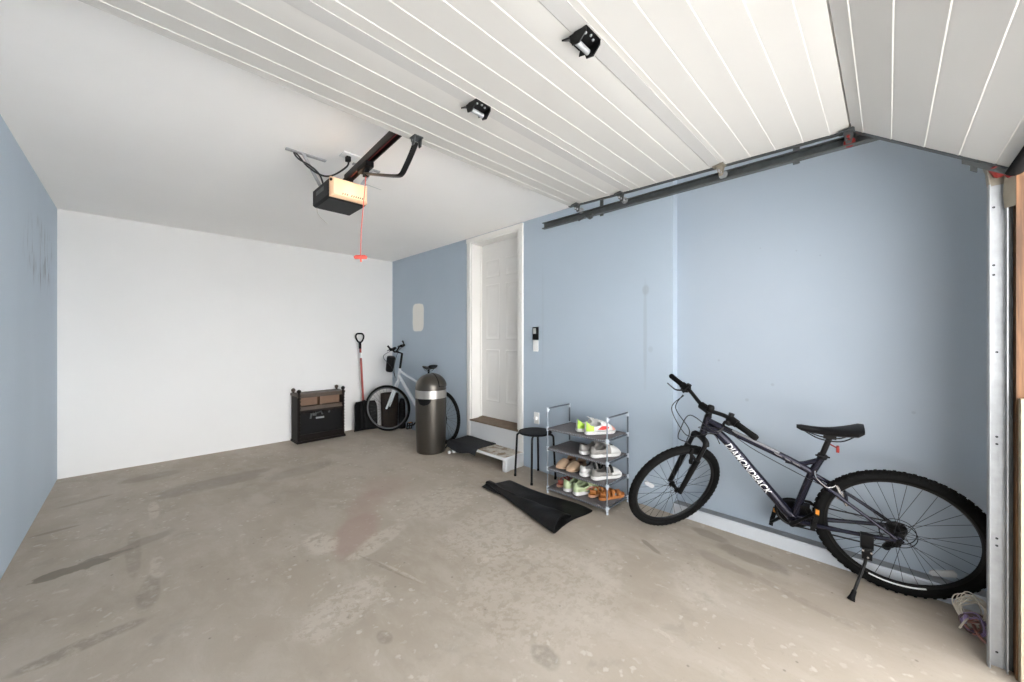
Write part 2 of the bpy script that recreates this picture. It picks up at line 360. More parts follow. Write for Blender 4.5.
for y0, y1 in ((DY0-.068, DY0+.006), (DY1-.006, DY1+.075)):
    m.prism([(XW, y0, 0.0 if y0 > 3 else 0.0), (XW-.016, y0+.004, 0), (XW-.02, (y0+y1)/2, 0), (XW-.012, y1-.004, 0), (XW, y1, 0)], (0, 0, H-.012), M.Translation((0, 0, 0)))
m.box((XW-.018, DY0-.068, DZ1-.004), (XW, DY1+.075, H-.012))
m.build('door_casing', M_trim, d1)
m = MB(); m.prism([(XW-.02, DY0, DZ0-.022), (XW-.02, DY0, DZ0-.004), (XW+.10, DY0, DZ0+.004), (XW+.15, DY0, DZ0+.022), (XW+.15, DY0, DZ0-.03), (XW, DY0, DZ0-.03)], (0, DY1-DY0, 0))
m.build('door_sill', M_sill, d1)
m = MB(); m.box((XW-.012, DY0-.01, .0), (XW, DY1+.01, DZ0-.028)); m.box((XW-.016, DY0-.01, DZ0-.03), (XW+.0, DY1+.01, DZ0-.024))
struct(m.build('trim_6', StepP))
hd = MB(); hd.lathe([(.001, 0), (.03, 0), (.03, .008), (.012, .012), (.012, .035), (.026, .045), (.028, .06), (.018, .072), (.001, .074)], (XW+.15, DY0+.07, DZ0+.93), (-1, 0, 0), 16)
hd.build('door_handle', Chrome, d1)

# ------------------------------------------------------------------ overhead door, raised
gd = thing('overhead_door', 'big cream ribbed sectional garage door rolled open under the ceiling', 'garage door', (1.08, 0, 2.0))
GX0, GX1 = -.30, 2.44
PATH = [(1.80, 2.415), (1.316, 2.395), (.749, 2.38), (.128, 2.365), (-.34, 2.03)]
def lp(a, b, t): return (a[0]+(b[0]-a[0])*t, a[1]+(b[1]-a[1])*t)
def section(a, b, grooves, band_a, band_b, name):
    """one door section from a to b in (Y, Z); grooves at distances (m) from b"""
    L = math.dist(a, b); d = ((b[0]-a[0])/L, (b[1]-a[1])/L); nrm = (d[1], -d[0])
    if nrm[1] > 0: nrm = (-nrm[0], -nrm[1])          # towards the room below
    P = lambda s_, k: (GX0, a[0]+d[0]*s_+nrm[0]*k, a[1]+d[1]*s_+nrm[1]*k)
    sk = [(.005, 0)]
    if band_a: sk = [(.002, 0)]
    for g in sorted(L-x for x in grooves):
        sk += [(g-.009, 0), (g-.005, .0009), (g-.001, .0011), (g+.002, -.0012), (g+.006, -.0006), (g+.010, 0)]
    sk.append((L-.003, 0))
    low = [P(*q) for q in sk]; top = [P(L-.003, -.042), P(.003, -.042)]
    m = MB(); n = GX1-GX0
    pts = low+top; va = [m.bm.verts.new(V(p)-V((1.08, 0, 2.0))) for p in pts]; vb = [m.bm.verts.new(V(p)+V((n, 0, 0))-V((1.08, 0, 2.0))) for p in pts]
    for i in range(len(pts)): m._f([va[i], va[(i+1) % len(pts)], vb[(i+1) % len(pts)], vb[i]])
    m._f(va); m._f(vb[::-1])
    o = m.build('door_section', Door, gd, ang=15)
    return o
section(PATH[0], PATH[1], (.11, .225, .34, .43), 0, 1, 'a')
section(PATH[1], PATH[2], (.105, .21, .33, .45, .53), 1, 1, 'b')
section(PATH[2], PATH[3], (.075, .18, .30, .415, .535), 1, 0, 'c')
section(PATH[3], PATH[4], (.045, .16, .28, .405, .52), 0, 0, 'd')
o_ = V((1.08, 0, 2.0))
for a, b, c in ((PATH[0], PATH[1], PATH[2]), (PATH[1], PATH[2], PATH[3])):    # flat joint strips
    p, q = b, lp(b, c, .062/math.dist(b, c))
    m = MB(); m.prism([V((GX0+.02, p[0]-.001, p[1]-.0035))-o_, V((GX0+.02, q[0], q[1]-.0035))-o_, V((GX0+.02, q[0], q[1]+.002))-o_, V((GX0+.02, p[0], p[1]+.002))-o_], (GX1-GX0-.04, 0, 0))
    m.build('joint_strip', DoorG, gd)
def slab(p, q, up, dn, x0, x1, m):
    m.prism([V((x0, p[0], p[1]-dn))-o_, V((x0, q[0], q[1]-dn))-o_, V((x0, q[0], q[1]+up))-o_, V((x0, p[0], p[1]+up))-o_], (x1-x0, 0, 0))
for i in range(4):                                   # steel end stiles
    m = MB(); slab(PATH[i], PATH[i+1], .03, .006, GX1-.004, GX1+.022, m); slab(PATH[i], PATH[i+1], .03, .006, GX0-.022, GX0+.004, m); m.build('end_stile', GalvD, gd)
m = MB(); e = PATH[4]                                # rubber seal along the bottom edge
m.tube([V((x, e[0]-.012, e[1]-.018))-o_ for x in (GX0, .5, 1.5, GX1+.0)], .024, 12, flat=.7); m.build('bottom_seal', Kmatte, gd)
m = MB(); m.tube([V((x, e[0]-.05, e[1]-.012))-o_ for x in (GX0, 1.0, GX1-.01)], .013, 10); m.build('seal_retainer', Galv, gd)
def centre_hinge(yc, zc, s=1.0):
    x = 1.078; m = MB(); T = M.Translation(V((x, yc, zc))-o_)
    m.prism([(-.042, -.036, -.003), (.042, -.036, -.003), (.046, .012, -.003), (.030, .045, -.003), (-.030, .045, -.003), (-.046, .012, -.003)], (0, 0, -.004), T)
    for sx in (-1, 1):
        m.prism([(sx*.040, -.034, -.004), (sx*.040, .034, -.004), (sx*.040, .022, -.040), (sx*.040, -.006, -.046), (sx*.040, -.034, -.020)], (sx*.004, 0, 0), T)
        m.prism([(sx*.028, .038, -.004), (sx*.05, .060, -.004), (sx*.05, .030, -.012), (sx*.03, .026, -.012)], (0, 0, -.006), T)
    h = m.build('hinge', Kmetal, gd, label='black stamped steel centre hinge')
    m = MB(); m.tube([T @ V((-.036, .012, -.026)), T @ V((.036, .012, -.026))], .010, 12); m.build('hinge_pin', Galv, h)
    m = MB()
    for px, py in ((-.022, -.018), (.022, -.018), (0, -.024)): m.lathe([(.001, 0), (.005, 0), (.004, .004), (.001, .005)], T @ V((px, py, -.007)), (0, 0, -1), 8)
    m.build('bolt', Galv, h)
centre_hinge(1.29, 2.394); centre_hinge(.728, 2.379)
def side_roller(y, z, dn=.035, mt=GalvD, red=False):
    m = MB(); x = GX1
    m.prism([V((x-.055, y-.03, z-.004))-o_, V((x+.012, y-.03, z-.004))-o_, V((x+.012, y+.035, z-.004))-o_, V((x-.035, y+.035, z-.004))-o_], (0, 0, -.005))
    m.prism([V((x+.008, y-.022, z-.004))-o_, V((x+.008, y+.022, z-.004))-o_, V((x+.008, y+.010, z-dn-.02))-o_, V((x+.008, y-.010, z-dn-.02))-o_], (.004, 0, 0))
    m.prism([V((x-.02, y-.02, z-.004))-o_, V((x-.02, y+.02, z-.004))-o_, V((x-.02, y+.008, z-dn-.01))-o_, V((x-.02, y-.008, z-dn-.01))-o_], (.004, 0, 0))
    h = m.build('roller_bracket', mt, gd)
    m = MB(); m.tube([V((x-.03, y, z-dn))-o_, V((x+.075, y, z-dn))-o_], .0065, 8); m.lathe([(.001, 0), (.022, 0), (.024, .006), (.022, .014), (.001, .014)], V((x+.05, y, z-dn))-o_, (1, 0, 0), 14)
    m.build('roller', Red if red else Galv, h)
side_roller(1.72, 2.41); side_roller(1.345, 2.394); side_roller(.70, 2.378, mt=GalvT); side_roller(.135, 2.362, red=True)
m = MB()                                             # bottom bracket with the lift cable
slab(lp(PATH[3], PATH[4], .74), lp(PATH[3], PATH[4], 1), .0, .028, GX1+.004, GX1+.009, m)
slab(lp(PATH[3], PATH[4], .79), lp(PATH[3], PATH[4], .83), -.01, .045, GX1+.010, GX1+.02, m)
m.build('bottom_bracket', GalvD, gd)
m = MB(); m.tube([V((GX1+.01, -.30, 2.06))-o_, V((GX1+.06, -.325, 2.03))-o_], .02, 10); m.tube([V((GX1+.02, -.345, 2.00))-o_, V((GX1+.02, -.315, 2.05))-o_], .008, 8)
m.build('bottom_roller', Red, gd, label='red bottom roller')
m = MB(); m.prism([V((1.015, 1.775, 2.412))-o_, V((1.065, 1.775, 2.412))-o_, V((1.065, 1.72, 2.412))-o_, V((1.015, 1.72, 2.412))-o_], (0, 0, -.006))
for x in (1.018, 1.058): m.prism([V((x, 1.765, 2.41))-o_, V((x, 1.725, 2.41))-o_, V((x, 1.735, 2.365))-o_, V((x, 1.757, 2.365))-o_], (.004, 0, 0))
m.lathe([(.001, 0), (.008, 0), (.008, .006), (.001, .006)], V((1.01, 1.747, 2.385))-o_, (1, 0, 0), 8)
m.build('arm_bracket', GalvD, gd)

# --- tracks
def track(x, side):
    t = thing('door_track', 'galvanised steel roller track up the jamb beside the dark mountain bicycle' if side > 0 else 'galvanised steel roller track on the far side of the opening', 'door track', (x, -.31, 0))
    o0 = V((x, -.31, 0)); R = .33
    path = [(-.318, 0.0), (-.318, 1.0), (-.318, 1.99)]
    path += [(-.318+R-R*math.cos(a), 1.99+R*math.sin(a)*1.045) for a in [PI/2*k/10 for k in range(1, 11)]]
    path += [(.6, 2.337), (1.2, 2.338), (2.12, 2.338)]
    prof = [(.032, .026), (.0, .026), (0, -.026), (.030, -.026), (.036, -.022), (.036, -.019), (.029, -.022), (.004, -.022), (.004, .022), (.032, .022)]
    def sweep(pth, name, mt, prf):
        rings = []
        for i, p in enumerate(pth):
            a = pth[max(0, i-1)]; b = pth[min(len(pth)-1, i+1)]; d = V((0, b[0]-a[0], b[1]-a[1])).normalized(); nn = V((0, -d.z, d.y))
            rings.append([V((x+side*.02, p[0], p[1]))+V((-side*q, 0, 0))+nn*k - o0 for q, k in prf])
        mm = MB(); mm.rings(rings); return mm.build(name, mt, t, ang=30)
    sweep(path[:3], 'vertical_track', Galv, prof)
    sweep(path[2:13], 'track_curve', GalvT, prof)
    sweep(path[12:], 'horizontal_track', GalvD, prof)
    m = MB()
    m.box(V((x+side*.022, -.295, 0))-o0, V((x+side*.026, -.362, 2.0))-o0)
    m.build('jamb_angle', GalvD, t)
    m = MB(); m.prism([V((x-side*.036, -.358, 1.885))-o0, V((x-side*.006, -.335, 1.885))-o0, V((x-side*.006, -.330, 1.94))-o0, V((x-side*.006, -.335, 2.02))-o0, V((x-side*.036, -.358, 2.02))-o0], (side*.004, 0, 0))
    m.build('flag_bracket', GalvT, t)
    for z in (.06, .50, .53, .92, .95, 1.30, 1.62, 1.66, 1.90):
        m = MB(); m.lathe([(.001, 0), (.004, 0), (.004, .0016), (.001, .0016)], V((x+side*.016, -.318 if z < 1.6 else -.31, z))-o0, (-side, 0, 0), 10); m.build('bolt_hole', K, t)
    for yy in (.35, 1.55):
        m = MB(); m.box(V((x+side*.02, yy-.015, 2.30))-o0, V((x+side*.024, yy+.015, H))-o0); m.box(V((x+side*.0205, yy-.015, H-.004))-o0, V((x+side*.06, yy+.015, H))-o0)
        m.build('hanger_strap', GalvD, t)
    return t
track(2.50, 1); track(-.36, -1)
# lock / slide fitting clamped on the far end of the track
m = MB(); m.box((2.462, 1.60, 2.300), (2.49, 1.74, 2.318)); m.box((2.455, 1.60, 2.283), (2.475, 1.63, 2.305)); m.tube([(2.46, 1.66, 2.31), (2.46, 1.72, 2.29)], .009, 8); m.lathe([(.001, 0), (.014, 0), (.014, .02), (.001, .02)], (2.462, 1.615, 2.288), (-1, 0, 0), 10)
tag(m.build('track_latch', GalvD), 'small dull steel latch fitting under the overhead track near its free end', 'latch')

# ------------------------------------------------------------------ opener
op = thing('door_opener', 'dark grey ceiling garage door opener with a glowing lamp cover and black rail', 'garage door opener', (1.015, 2.73, 2.28))
oo = V((1.015, 2.73, 2.28)); q = lambda *p: V(p)-oo
x0, x1 = .886, 1.144
m = MB()
m.rings([[q(x0+.012, 2.60, 2.283), q(x1-.012, 2.60, 2.283), q(x1-.012, 2.86, 2.283), q(x0+.012, 2.86, 2.283)],
         [q(x0, 2.585, 2.30), q(x1, 2.585, 2.30), q(x1, 2.88, 2.30), q(x0, 2.88, 2.30)],
         [q(x0, 2.585, 2.40), q(x1, 2.585, 2.40), q(x1, 2.88, 2.40), q(x0, 2.88, 2.40)],
         [q(x0+.02, 2.605, 2.425), q(x1-.02, 2.605, 2.425), q(x1-.02, 2.86, 2.425), q(x0+.02, 2.86, 2.425)]])
m.build('housing', OpGrey, op, ang=25)
m = MB()
m.rings([[q(x0+.008, 2.586, 2.292), q(x1-.008, 2.586, 2.292), q(x1-.008, 2.586, 2.418), q(x0+.008, 2.586, 2.418)],
         [q(x0+.008, 2.56, 2.294), q(x1-.008, 2.56, 2.294), q(x1-.008, 2.56, 2.416), q(x0+.008, 2.56, 2.416)],
         [q(x0+.022, 2.545, 2.304), q(x1-.022, 2.545, 2.304), q(x1-.022, 2.545, 2.406), q(x0+.022, 2.545, 2.406)]])
m.build('lamp_cover', Lens, op, ang=25, label='glowing warm lamp cover')
m = MB()
for k in range(10):
    if k in (3,): continue
    xx = x0+.075+k*.0145; m.prism([q(xx, 2.5455, 2.310), q(xx+.006, 2.5455, 2.310), q(xx+.011, 2.5455, 2.322), q(xx+.005, 2.5455, 2.322)], (0, -.0015, 0))
m.build('vent_slots', OpGrey, op)
m = MB(); m.box(q(x0-.002, 2.66, 2.350), q(x0, 2.81, 2.378)); m.build('name_plate', GalvD, op)
m = MB(); m.lathe([(.001, 0), (.011, 0), (.009, .006), (.001, .007)], q(x0+.012, 2.56, 2.395), (-1, -.6, 0), 10); m.build('lamp_screw', K, op)
m = MB(); T_ = lambda X, lo, hi: m.prism([q(X[0], 1.45, 2.515+lo), q(X[1], 1.45, 2.515+lo), q(X[1], 1.45, 2.515+hi), q(X[0], 1.45, 2.515+hi)], (0, 1.17, -.085))
T_((1.003, 1.007), 0, .045); T_((1.041, 1.045), 0, .045); T_((1.003, 1.045), .041, .045); T_((1.003, 1.012), 0, .004); T_((1.036, 1.045), 0, .004)
m.box(q(1.008, 2.56, 2.42), q(1.040, 2.80, 2.46))
m.build('rail', Kmetal, op)
m = MB(); m.tube([q(1.024, 1.5, 2.53), q(1.024, 2.6, 2.45)], .006, 6); m.build('drive_chain', Red, op, label='reddish drive screw inside the rail')
m = MB(); m.prism([q(1.0, 2.27, 2.428), q(1.05, 2.27, 2.428), q(1.05, 2.27, 2.458), q(1.0, 2.27, 2.458)], (0, .13, -.010)); m.prism([q(1.012, 2.31, 2.38), q(1.038, 2.31, 2.38), q(1.038, 2.31, 2.43), q(1.012, 2.31, 2.43)], (0, .035, 0)); m.build('trolley', K, op)
m = MB(); z = crv([q(1.026, 2.33, 2.400), q(1.034, 2.15, 2.338), q(1.04, 1.97, 2.278), q(1.04, 1.905, 2.268), q(1.042, 1.865, 2.295), q(1.041, 1.80, 2.345), q(1.039, 1.752, 2.388)], 4)
m.tube(z, .0165, 8, flat=.55); m.build('door_arm', Kmetal, op)
m = MB(); m.tube([q(1.026, 2.33, 2.38), q(1.026, 2.40, 2.06), q(1.026, 2.41, 1.895)], .0028, 6); m.build('release_cord', RedR, op, label='thin red emergency cord')
m = MB(); m.tube([q(.998, 2.438, 1.882), q(1.006, 2.430, 1.886), q(1.046, 2.390, 1.886), q(1.054, 2.382, 1.882)], [.010, .013, .013, .010], 10); m.tube([q(1.026, 2.41, 1.88), q(1.03, 2.41, 1.855)], .006, 6)
m.build('release_handle', RedR, op, label='red pull handle')
m = MB()                                             # perforated hanging angles
m.box(q(.70, 2.80, 2.612), q(.95, 2.83, 2.620)); m.prism([q(.79, 2.80, 2.612), q(.815, 2.80, 2.612), q(.925, 2.80, 2.42), q(.90, 2.80, 2.42)], (0, .004, 0))
m.build('hanging_bracket', Galv, op); m = MB()
m.box(q(1.10, 2.70, 2.612), q(1.30, 2.73, 2.620)); m.prism([q(1.225, 2.70, 2.612), q(1.25, 2.70, 2.612), q(1.14, 2.70, 2.42), q(1.115, 2.70, 2.42)], (0, .004, 0))
m.prism([q(1.16, 2.72, 2.50), q(1.18, 2.72, 2.50), q(1.26, 2.60, 2.44), q(1.24, 2.60, 2.44)], (0, .004, 0)); m.box(q(1.13, 2.66, 2.42), q(1.15, 2.76, 2.45))
m.build('hanging_bracket', Galv, op)
m = MB(); m.tube(crv([q(1.03, 2.62, 2.60), q(1.03, 2.63, 2.55), q(.98, 2.70, 2.50), q(.93, 2.74, 2.48), q(.88, 2.78, 2.50), q(.82, 2.80, 2.54), q(.76, 2.78, 2.585), q(.735, 2.76, 2.58), q(.76, 2.75, 2.545), q(.84, 2.77, 2.53), q(.90, 2.78, 2.49), q(.925, 2.78, 2.42)], 6), .006, 7); m.build('power_cord', Cable, op)
m = MB(); m.box(q(1.015, 2.605, 2.575), q(1.045, 2.64, 2.609), bev=.004); m.build('plug', K, op)
m = MB(); m.tube(crv([q(.90, 2.84, 2.285), q(.905, 2.84, 2.24), q(.93, 2.80, 2.19), q(.95, 2.78, 2.165)], 5), .0014, 5); m.build('aerial_wire', Cream, op)
m = MB(); m.box((.985, 2.575, 2.609), (1.135, 2.665, 2.62), bev=.003)
t = tag(m.build('ceiling_socket', WhitePl), 'white outlet plate on the ceiling that the opener is plugged into', 'outlet')
# point light for the lit opener lamp, added in front of its cover
ld = bpy.data.lights.new('opener_bulb', 'POINT'); lo = bpy.data.objects.new('opener_bulb', ld); col.objects.link(lo); lo.location = (1.015, 2.46, 2.34); ld.energy = .35; ld.color = (1, .72, .45); ld.shadow_soft_size = .04

# ------------------------------------------------------------------ wall fittings
kp = thing('wall_control', 'black opener keypad with grey screen above a white holder beside the door', 'control panel', (XW, 2.59, 1.30))
box((-.018, -.037, .052), (0, .037, .185), bev=.004).build('keypad', K, kp)
box((-.0195, -.012, .115), (-.0175, .026, .172)).build('screen', mat('grey lcd', (.42, .45, .45), .3), kp, label='grey display')
m = MB(); m.box((-.016, -.035, -.07), (0, .030, .048), bev=.004); m.box((-.022, -.03, -.068), (-.014, .02, -.058)); m.build('holder', WhitePl, kp)
wo = thing('wall_outlet', 'white wall outlet with a round plug above the black stool', 'outlet', (XW, 2.58, .54))
box((-.007, -.036, -.06), (0, .036, .06), bev=.003).build('cover_plate', WhitePl, wo)
m = MB(); m.lathe([(.001, .0), (.022, 0), (.024, .012), (.018, .022), (.001, .024)], (-.007, .004, 0.0), (-1, 0, 0), 14); m.build('plug', WhitePl, wo)

# ------------------------------------------------------------------ bicycles
def bike_matrix(O, th, ph):
    F = V((-math.sin(th), math.cos(th), 0)); sd = V((math.cos(th), math.sin(th), 0)); U = V((0, 0, 1))*math.cos(ph)+sd*math.sin(ph); Lf = U.cross(F)
    return M(((F.x, Lf.x, U.x, O[0]), (F.y, Lf.y, U.y, O[1]), (F.z, Lf.z, U.z, O[2]), (0, 0, 0, 1)))
def wheel(root, c, ax, R, kh, name, rimm, tyrew=.026, knobs=True):
    c = V(c); ax = V(ax).normalized(); u = ax.orthogonal().normalized(); v = ax.cross(u)
    dirn = lambda a: u*math.cos(a)+v*math.sin(a)
    Rc = R-tyrew; m = MB()
    m.lathe([(Rc+tyrew*math.cos(a), tyrew*math.sin(a)) for a in [2*PI*k/14 for k in range(14)]], c, ax, 72, loop=True)
    if knobs:
        for k in range(60):
            a = 2*PI*k/60
            for sgn, off in ((-1, 0), (1, .5)):
                a2 = a+off*2*PI/60; d = dirn(a2); t = ax.cross(d)
                for w0, w1, rr in ((.001, .011, R-.004), (.014, .022, R-.011)):
                    p = [c+d*rr+ax*sgn*w0-t*.006, c+d*rr+ax*sgn*w0+t*.006, c+d*(rr-.003)+ax*sgn*w1+t*.006, c+d*(rr-.003)+ax*sgn*w1-t*.006]
                    m.prism(p, d*kh)
    wl = m.build('wheel_tyre', Kmatte, root)
    Ri = Rc-tyrew*.75
    m = MB(); m.lathe([(Ri, -.012), (Ri+.004, -.013), (Ri+.006, .0), (Ri+.004, .013), (Ri, .012), (Ri-.014, .009), (Ri-.019, 0), (Ri-.014, -.009)], c, ax, 72, loop=True); m.build('rim', rimm, wl)
    m = MB(); m.lathe([(.001, -.05), (.008, -.05), (.008, -.036), (.022, -.034), (.022, -.028), (.013, -.024), (.013, .024), (.022, .028), (.022, .034), (.008, .036), (.008, .05), (.001, .05)], c, ax, 16)
    m.build('hub', K, wl)
    m = MB(); N = 32
    for k in range(N):
        sgn = 1 if k % 2 else -1; a = 2*PI*(k+.5)/N; off = (1 if (k//2) % 2 else -1)*1.05
        p0 = c+dirn(a+off)*.020+ax*sgn*.031; p1 = c+dirn(a)*(Ri-.014); m.tube([p0, p1], .00125, 5, cap=False)
    m.build('spokes', Spoke, wl)
    m = MB(); p = c+dirn(1.0)*(Ri-.016); m.tube([p, p-dirn(1.0)*.03], .003, 6); m.build('valve', K, wl)
    return wl, dirn, Ri, u, v
def pedal(root, c, mt=K, rot=1.35):
    m = MB(); c = V(c); T = M.Translation(c) @ M.Rotation(rot, 4, 'Y')
    for dx in (-.045, .038): m.box((dx, -.04, -.011), (dx+.008, .04, .011), T)
    for dy in (-.04, -.004, .034): m.box((-.045, dy, -.010), (.045, dy+.007, .010), T)
    m.tube([T @ V((0, -.055, 0)), T @ V((0, .045, 0))], .008, 8)
    p = m.build('pedal', mt, root)
    for a_, b_ in ((-.048, -.0452), (.0462, .049)): m = MB(); m.box((a_, -.022, -.008), (b_, .022, .008), T); m.build('pedal_reflector', Amber, p)
def saddle(root, nose, tail, top, wid=.072):
    m = MB(); n = 12; rings = []
    for i in range(n+1):
        t = i/n; f = nose[0]+(tail[0]-nose[0])*t; z = nose[1]+(tail[1]-nose[1])*t - .018*math.sin(PI*t)
        w_ = .017+(wid-.017)*(max(0, (t-.32)/.68)**1.3 if t > .32 else 0); w_ *= (1 if 0 < i else .55)*(1 if i < n else .72)
        th = .020+.016*t
        if i in (0, n): th *= .6
        rings.append([V((f, math.cos(a)*w_, z-th/2*0+math.sin(a)*(th*.55 if math.sin(a) > 0 else th*1.15))) for a in [2*PI*k/16 for k in range(16)]])
    m.rings(rings); s_ = m.build('saddle', Kseat, root)
    m = MB(); cx = (nose[0]+tail[0])/2
    for sy in (-1, 1): m.tube(crv([V((nose[0]-.03, sy*.006, nose[1]-.02)), V((cx+.04, sy*.018, nose[1]-.055)), V((cx-.05, sy*.022, nose[1]-.055)), V((tail[0]+.03, sy*.035, tail[1]-.03))], 5), .0035, 6)
    m.build('saddle_rails', Kmetal, s_)
    return s_

# --- the dark mountain bicycle on its kickstand
B1 = bike_matrix((2.889, -.029, 0), .095, -.205)
b1 = thing('bicycle', 'dark navy mountain bicycle with white down tube lettering standing by the pale blue wall', 'bicycle', matrix=B1)
inv = B1.inverted(); W_ = lambda *p: inv @ V(p); WD = lambda *p: inv.to_3x3() @ V(p)
R = .346
BB = V((.441, 0, .290)); HB = V((.912, 0, .748)); HT = V((.876, 0, .875)); SC = V((.352, 0, .600)); ST_ = V((.304, 0, .715)); RH = V((0, 0, .346))
m = MB()
m.tube([HB-V((.004, 0, -.01))*0, HT], [.024, .022], 14)
dtT = HB+(HT-HB)*.30; ttT = HB+(HT-HB)*.78
m.tube(crv([V((.888, 0, .800)), V((.826, 0, .768)), V((.760, 0, .702)), V((.656, 0, .566)), V((.552, 0, .430)), BB], 5), [.028]*23+[.031]*3, 14)
m.tube(crv([V((.884, 0, .848)), V((.755, 0, .790)), V((.512, 0, .688)), V((.40, 0, .634)), SC+V((0, 0, .008))], 5), .019, 12)
m.tube(crv([SC+V((.12, 0, .052)), SC+V((.05, 0, .048)), SC+V((-.025, 0, .085))], 5), .013, 10)
m.tube([BB, SC, ST_], [.020, .019, .018], 12)
m.lathe([(.022, -.036), (.024, -.03), (.024, .03), (.022, .036)], BB, (0, 1, 0), 16, cap=True)
for s in (-1, 1):
    m.tube(crv([BB+V((-.02, s*.02, .0)), BB+V((-.10, s*.034, .006)), V((.13, s*.058, .325)), V((.012, s*.066, .345))], 5), [.014]*8+[.011]*8, 10)
    m.tube(crv([SC+V((-.005, s*.018, -.01)), V((.22, s*.048, .505)), V((.10, s*.062, .42)), V((.010, s*.066, .352))], 5), [.0115]*6+[.009]*10, 10)
    m.prism([V((.03, s*.066, .36)), V((.0, s*.066, .372)), V((-.018, s*.066, .345)), V((.0, s*.066, .325)), V((.03, s*.066, .335))], (0, s*.006, 0))
m.tube([V((.205, -.045, .50)), V((.205, .045, .50))], .009, 8)
frame = m.build('frame', Gun, b1)
# lettering wrapped round the down tube
def lettering(txt, start, end, size, rad, side, parent, name='lettering', mt=Letter, shear=.25):
    cu = bpy.data.curves.new('t', 'FONT'); cu.body = txt; cu.size = 1; cu.shear = shear; cu.offset = .004; cu.resolution_u = 6; cu.align_x = 'LEFT'; cu.align_y = 'CENTER'
    to = bpy.data.objects.new('t', cu); col.objects.link(to); bpy.context.view_layer.update()
    dg = bpy.context.evaluated_depsgraph_get(); me = bpy.data.meshes.new_from_object(to.evaluated_get(dg)); bpy.data.objects.remove(to)
    b = bmesh.new(); b.from_mesh(me); bpy.data.meshes.remove(me)
    bmesh.ops.triangulate(b, faces=b.faces[:])
    xs = [v.co.x for v in b.verts]; ys = [v.co.y for v in b.verts]; x0_, x1_ = min(xs), max(xs); ymid = (min(ys)+max(ys))/2; hh = max(ys)-min(ys)
    for k in range(1, 8):
        bmesh.ops.bisect_plane(b, geom=b.verts[:]+b.edges[:]+b.faces[:], plane_co=(0, ymid+(k/8-.5)*hh, 0), plane_no=(0, 1, 0))
    start, end = V(start), V(end); d = (end-start); Ln = d.length; d.normalize(); lf = V((0, side, 0)); up_ = lf.cross(d) if side > 0 else d.cross(lf)
    if up_.z < 0: up_ = -up_
    for v in b.verts:
        a = (v.co.y-ymid)/hh*size*.98/rad; p = start+d*((v.co.x-x0_)/(x1_-x0_)*Ln)
        v.co = p+up_*math.sin(a)*rad+lf*math.cos(a)*rad
    mm = MB(); mm.merge(b); return mm.build(name, mt, parent, label='white block lettering')
ax0 = dtT+(BB-dtT)*.14+V((.006, 0, .003)); ax1 = dtT+(BB-dtT)*.80
lettering('DIAMONDBACK', (.768, 0, .712), (.553, 0, .431), .041, .0298, 1, frame)
m = MB(); A_, B_ = V((.52, .0175, .697)), V((.40, .0175, .640))
for t0, t1 in ((.0, .30), (.42, .62), (.72, 1.0)): m.prism([A_+(B_-A_)*t0+V((0, 0, -.004)), A_+(B_-A_)*t1+V((0, 0, -.004)), A_+(B_-A_)*t1+V((.005, 0, .006)), A_+(B_-A_)*t0+V((.005, 0, .006))], (0, .0025, 0))
m.tube([V((.74, .011, .801)), V((.50, .011, .700))], .0085, 8)
m.build('decal', Silver, frame, label='pale stripe and small marks on the top tube')
m = MB(); m.tube([ST_-V((-.012, 0, .03)), V((.272, 0, .835))], .0135, 12); m.box(V((.245, -.02, .83)), V((.30, .02, .85))); m.build('seat_post', Kmetal, b1)
m = MB(); m.lathe([(.021, -.012), (.024, -.008), (.024, .008), (.021, .012)], ST_, (ST_-SC), 14, cap=True); m.tube([ST_+V((-.02, .0, 0)), ST_+V((-.03, .03, .012)), ST_+V((.03, .04, .02))], .005, 8); m.build('seat_clamp', K, b1)
saddle(b1, (.418, .880), (.135, .905), .90, wid=.08)
m = MB(); m.box(V((.232, -.010, .752)), V((.246, .010, .788)), bev=.003); m.tube([V((.275, 0, .795)), V((.24, 0, .775))], .004, 6); m.build('rear_reflector', Red, b1, label='red reflector on the seat post')
# wheels
wl, dirn, Ri, uu, vv = wheel(b1, RH, (0, 1, 0), R, .0085, 'rear', Kmetal)
m = MB(); a = -.62
m_ = M.Translation(RH)
def arc_patch(c, u, v, ax, r0, r1, a0, a1, th, mm):
    n = 8; pts = [(r0, a0+(a1-a0)*k/n) for k in range(n+1)]+[(r1, a1-(a1-a0)*k/n) for k in range(n+1)]
    mm.prism([c+(u*math.cos(t)+v*math.sin(t))*r-ax*th/2 for r, t in pts], ax*th)
UX, UZ, AX = V((1, 0, 0)), V((0, 0, 1)), V((0, 1, 0))
m = MB(); c0 = RH+V((-.165, 0, -.165)); d_ = V((-.68, 0, .25)).normalized(); n_ = V((.25, 0, .68)).normalized()
m.prism([c0+d_*x+n_*y-AX*.004 for x, y in ((-.045, -.014), (.04, -.017), (.048, 0), (.04, .017), (-.045, .014), (-.052, 0))], AX*.008); m.build('spoke_reflector', ClearR, wl, label='white spoke reflector')
m = MB(); arc_patch(RH+V((0, .0125, 0)), UX, UZ, AX, Ri-.010, Ri+.002, PI*1.38, PI*1.62, .002, m); m.build('rim_decal', Letter, wl)
m = MB()                                             # cassette and spoke guard
m.lathe([(.012, -.02), (.030, -.02), (.034, -.026), (.038, -.030), (.042, -.036), (.042, -.04), (.012, -.04)], RH, (0, 1, 0), 24); m.build('cassette', Kmetal, wl)
m = MB(); m.lathe([(.069, -.0175), (.072, -.016), (.072, -.014), (.069, -.0145)], RH, (0, 1, 0), 40, loop=True); m.lathe([(.069, .0175), (.0725, .016), (.072, .013), (.069, .0145)], RH, (0, 1, 0), 40, loop=True); m.build('spoke_guard', K, wl)
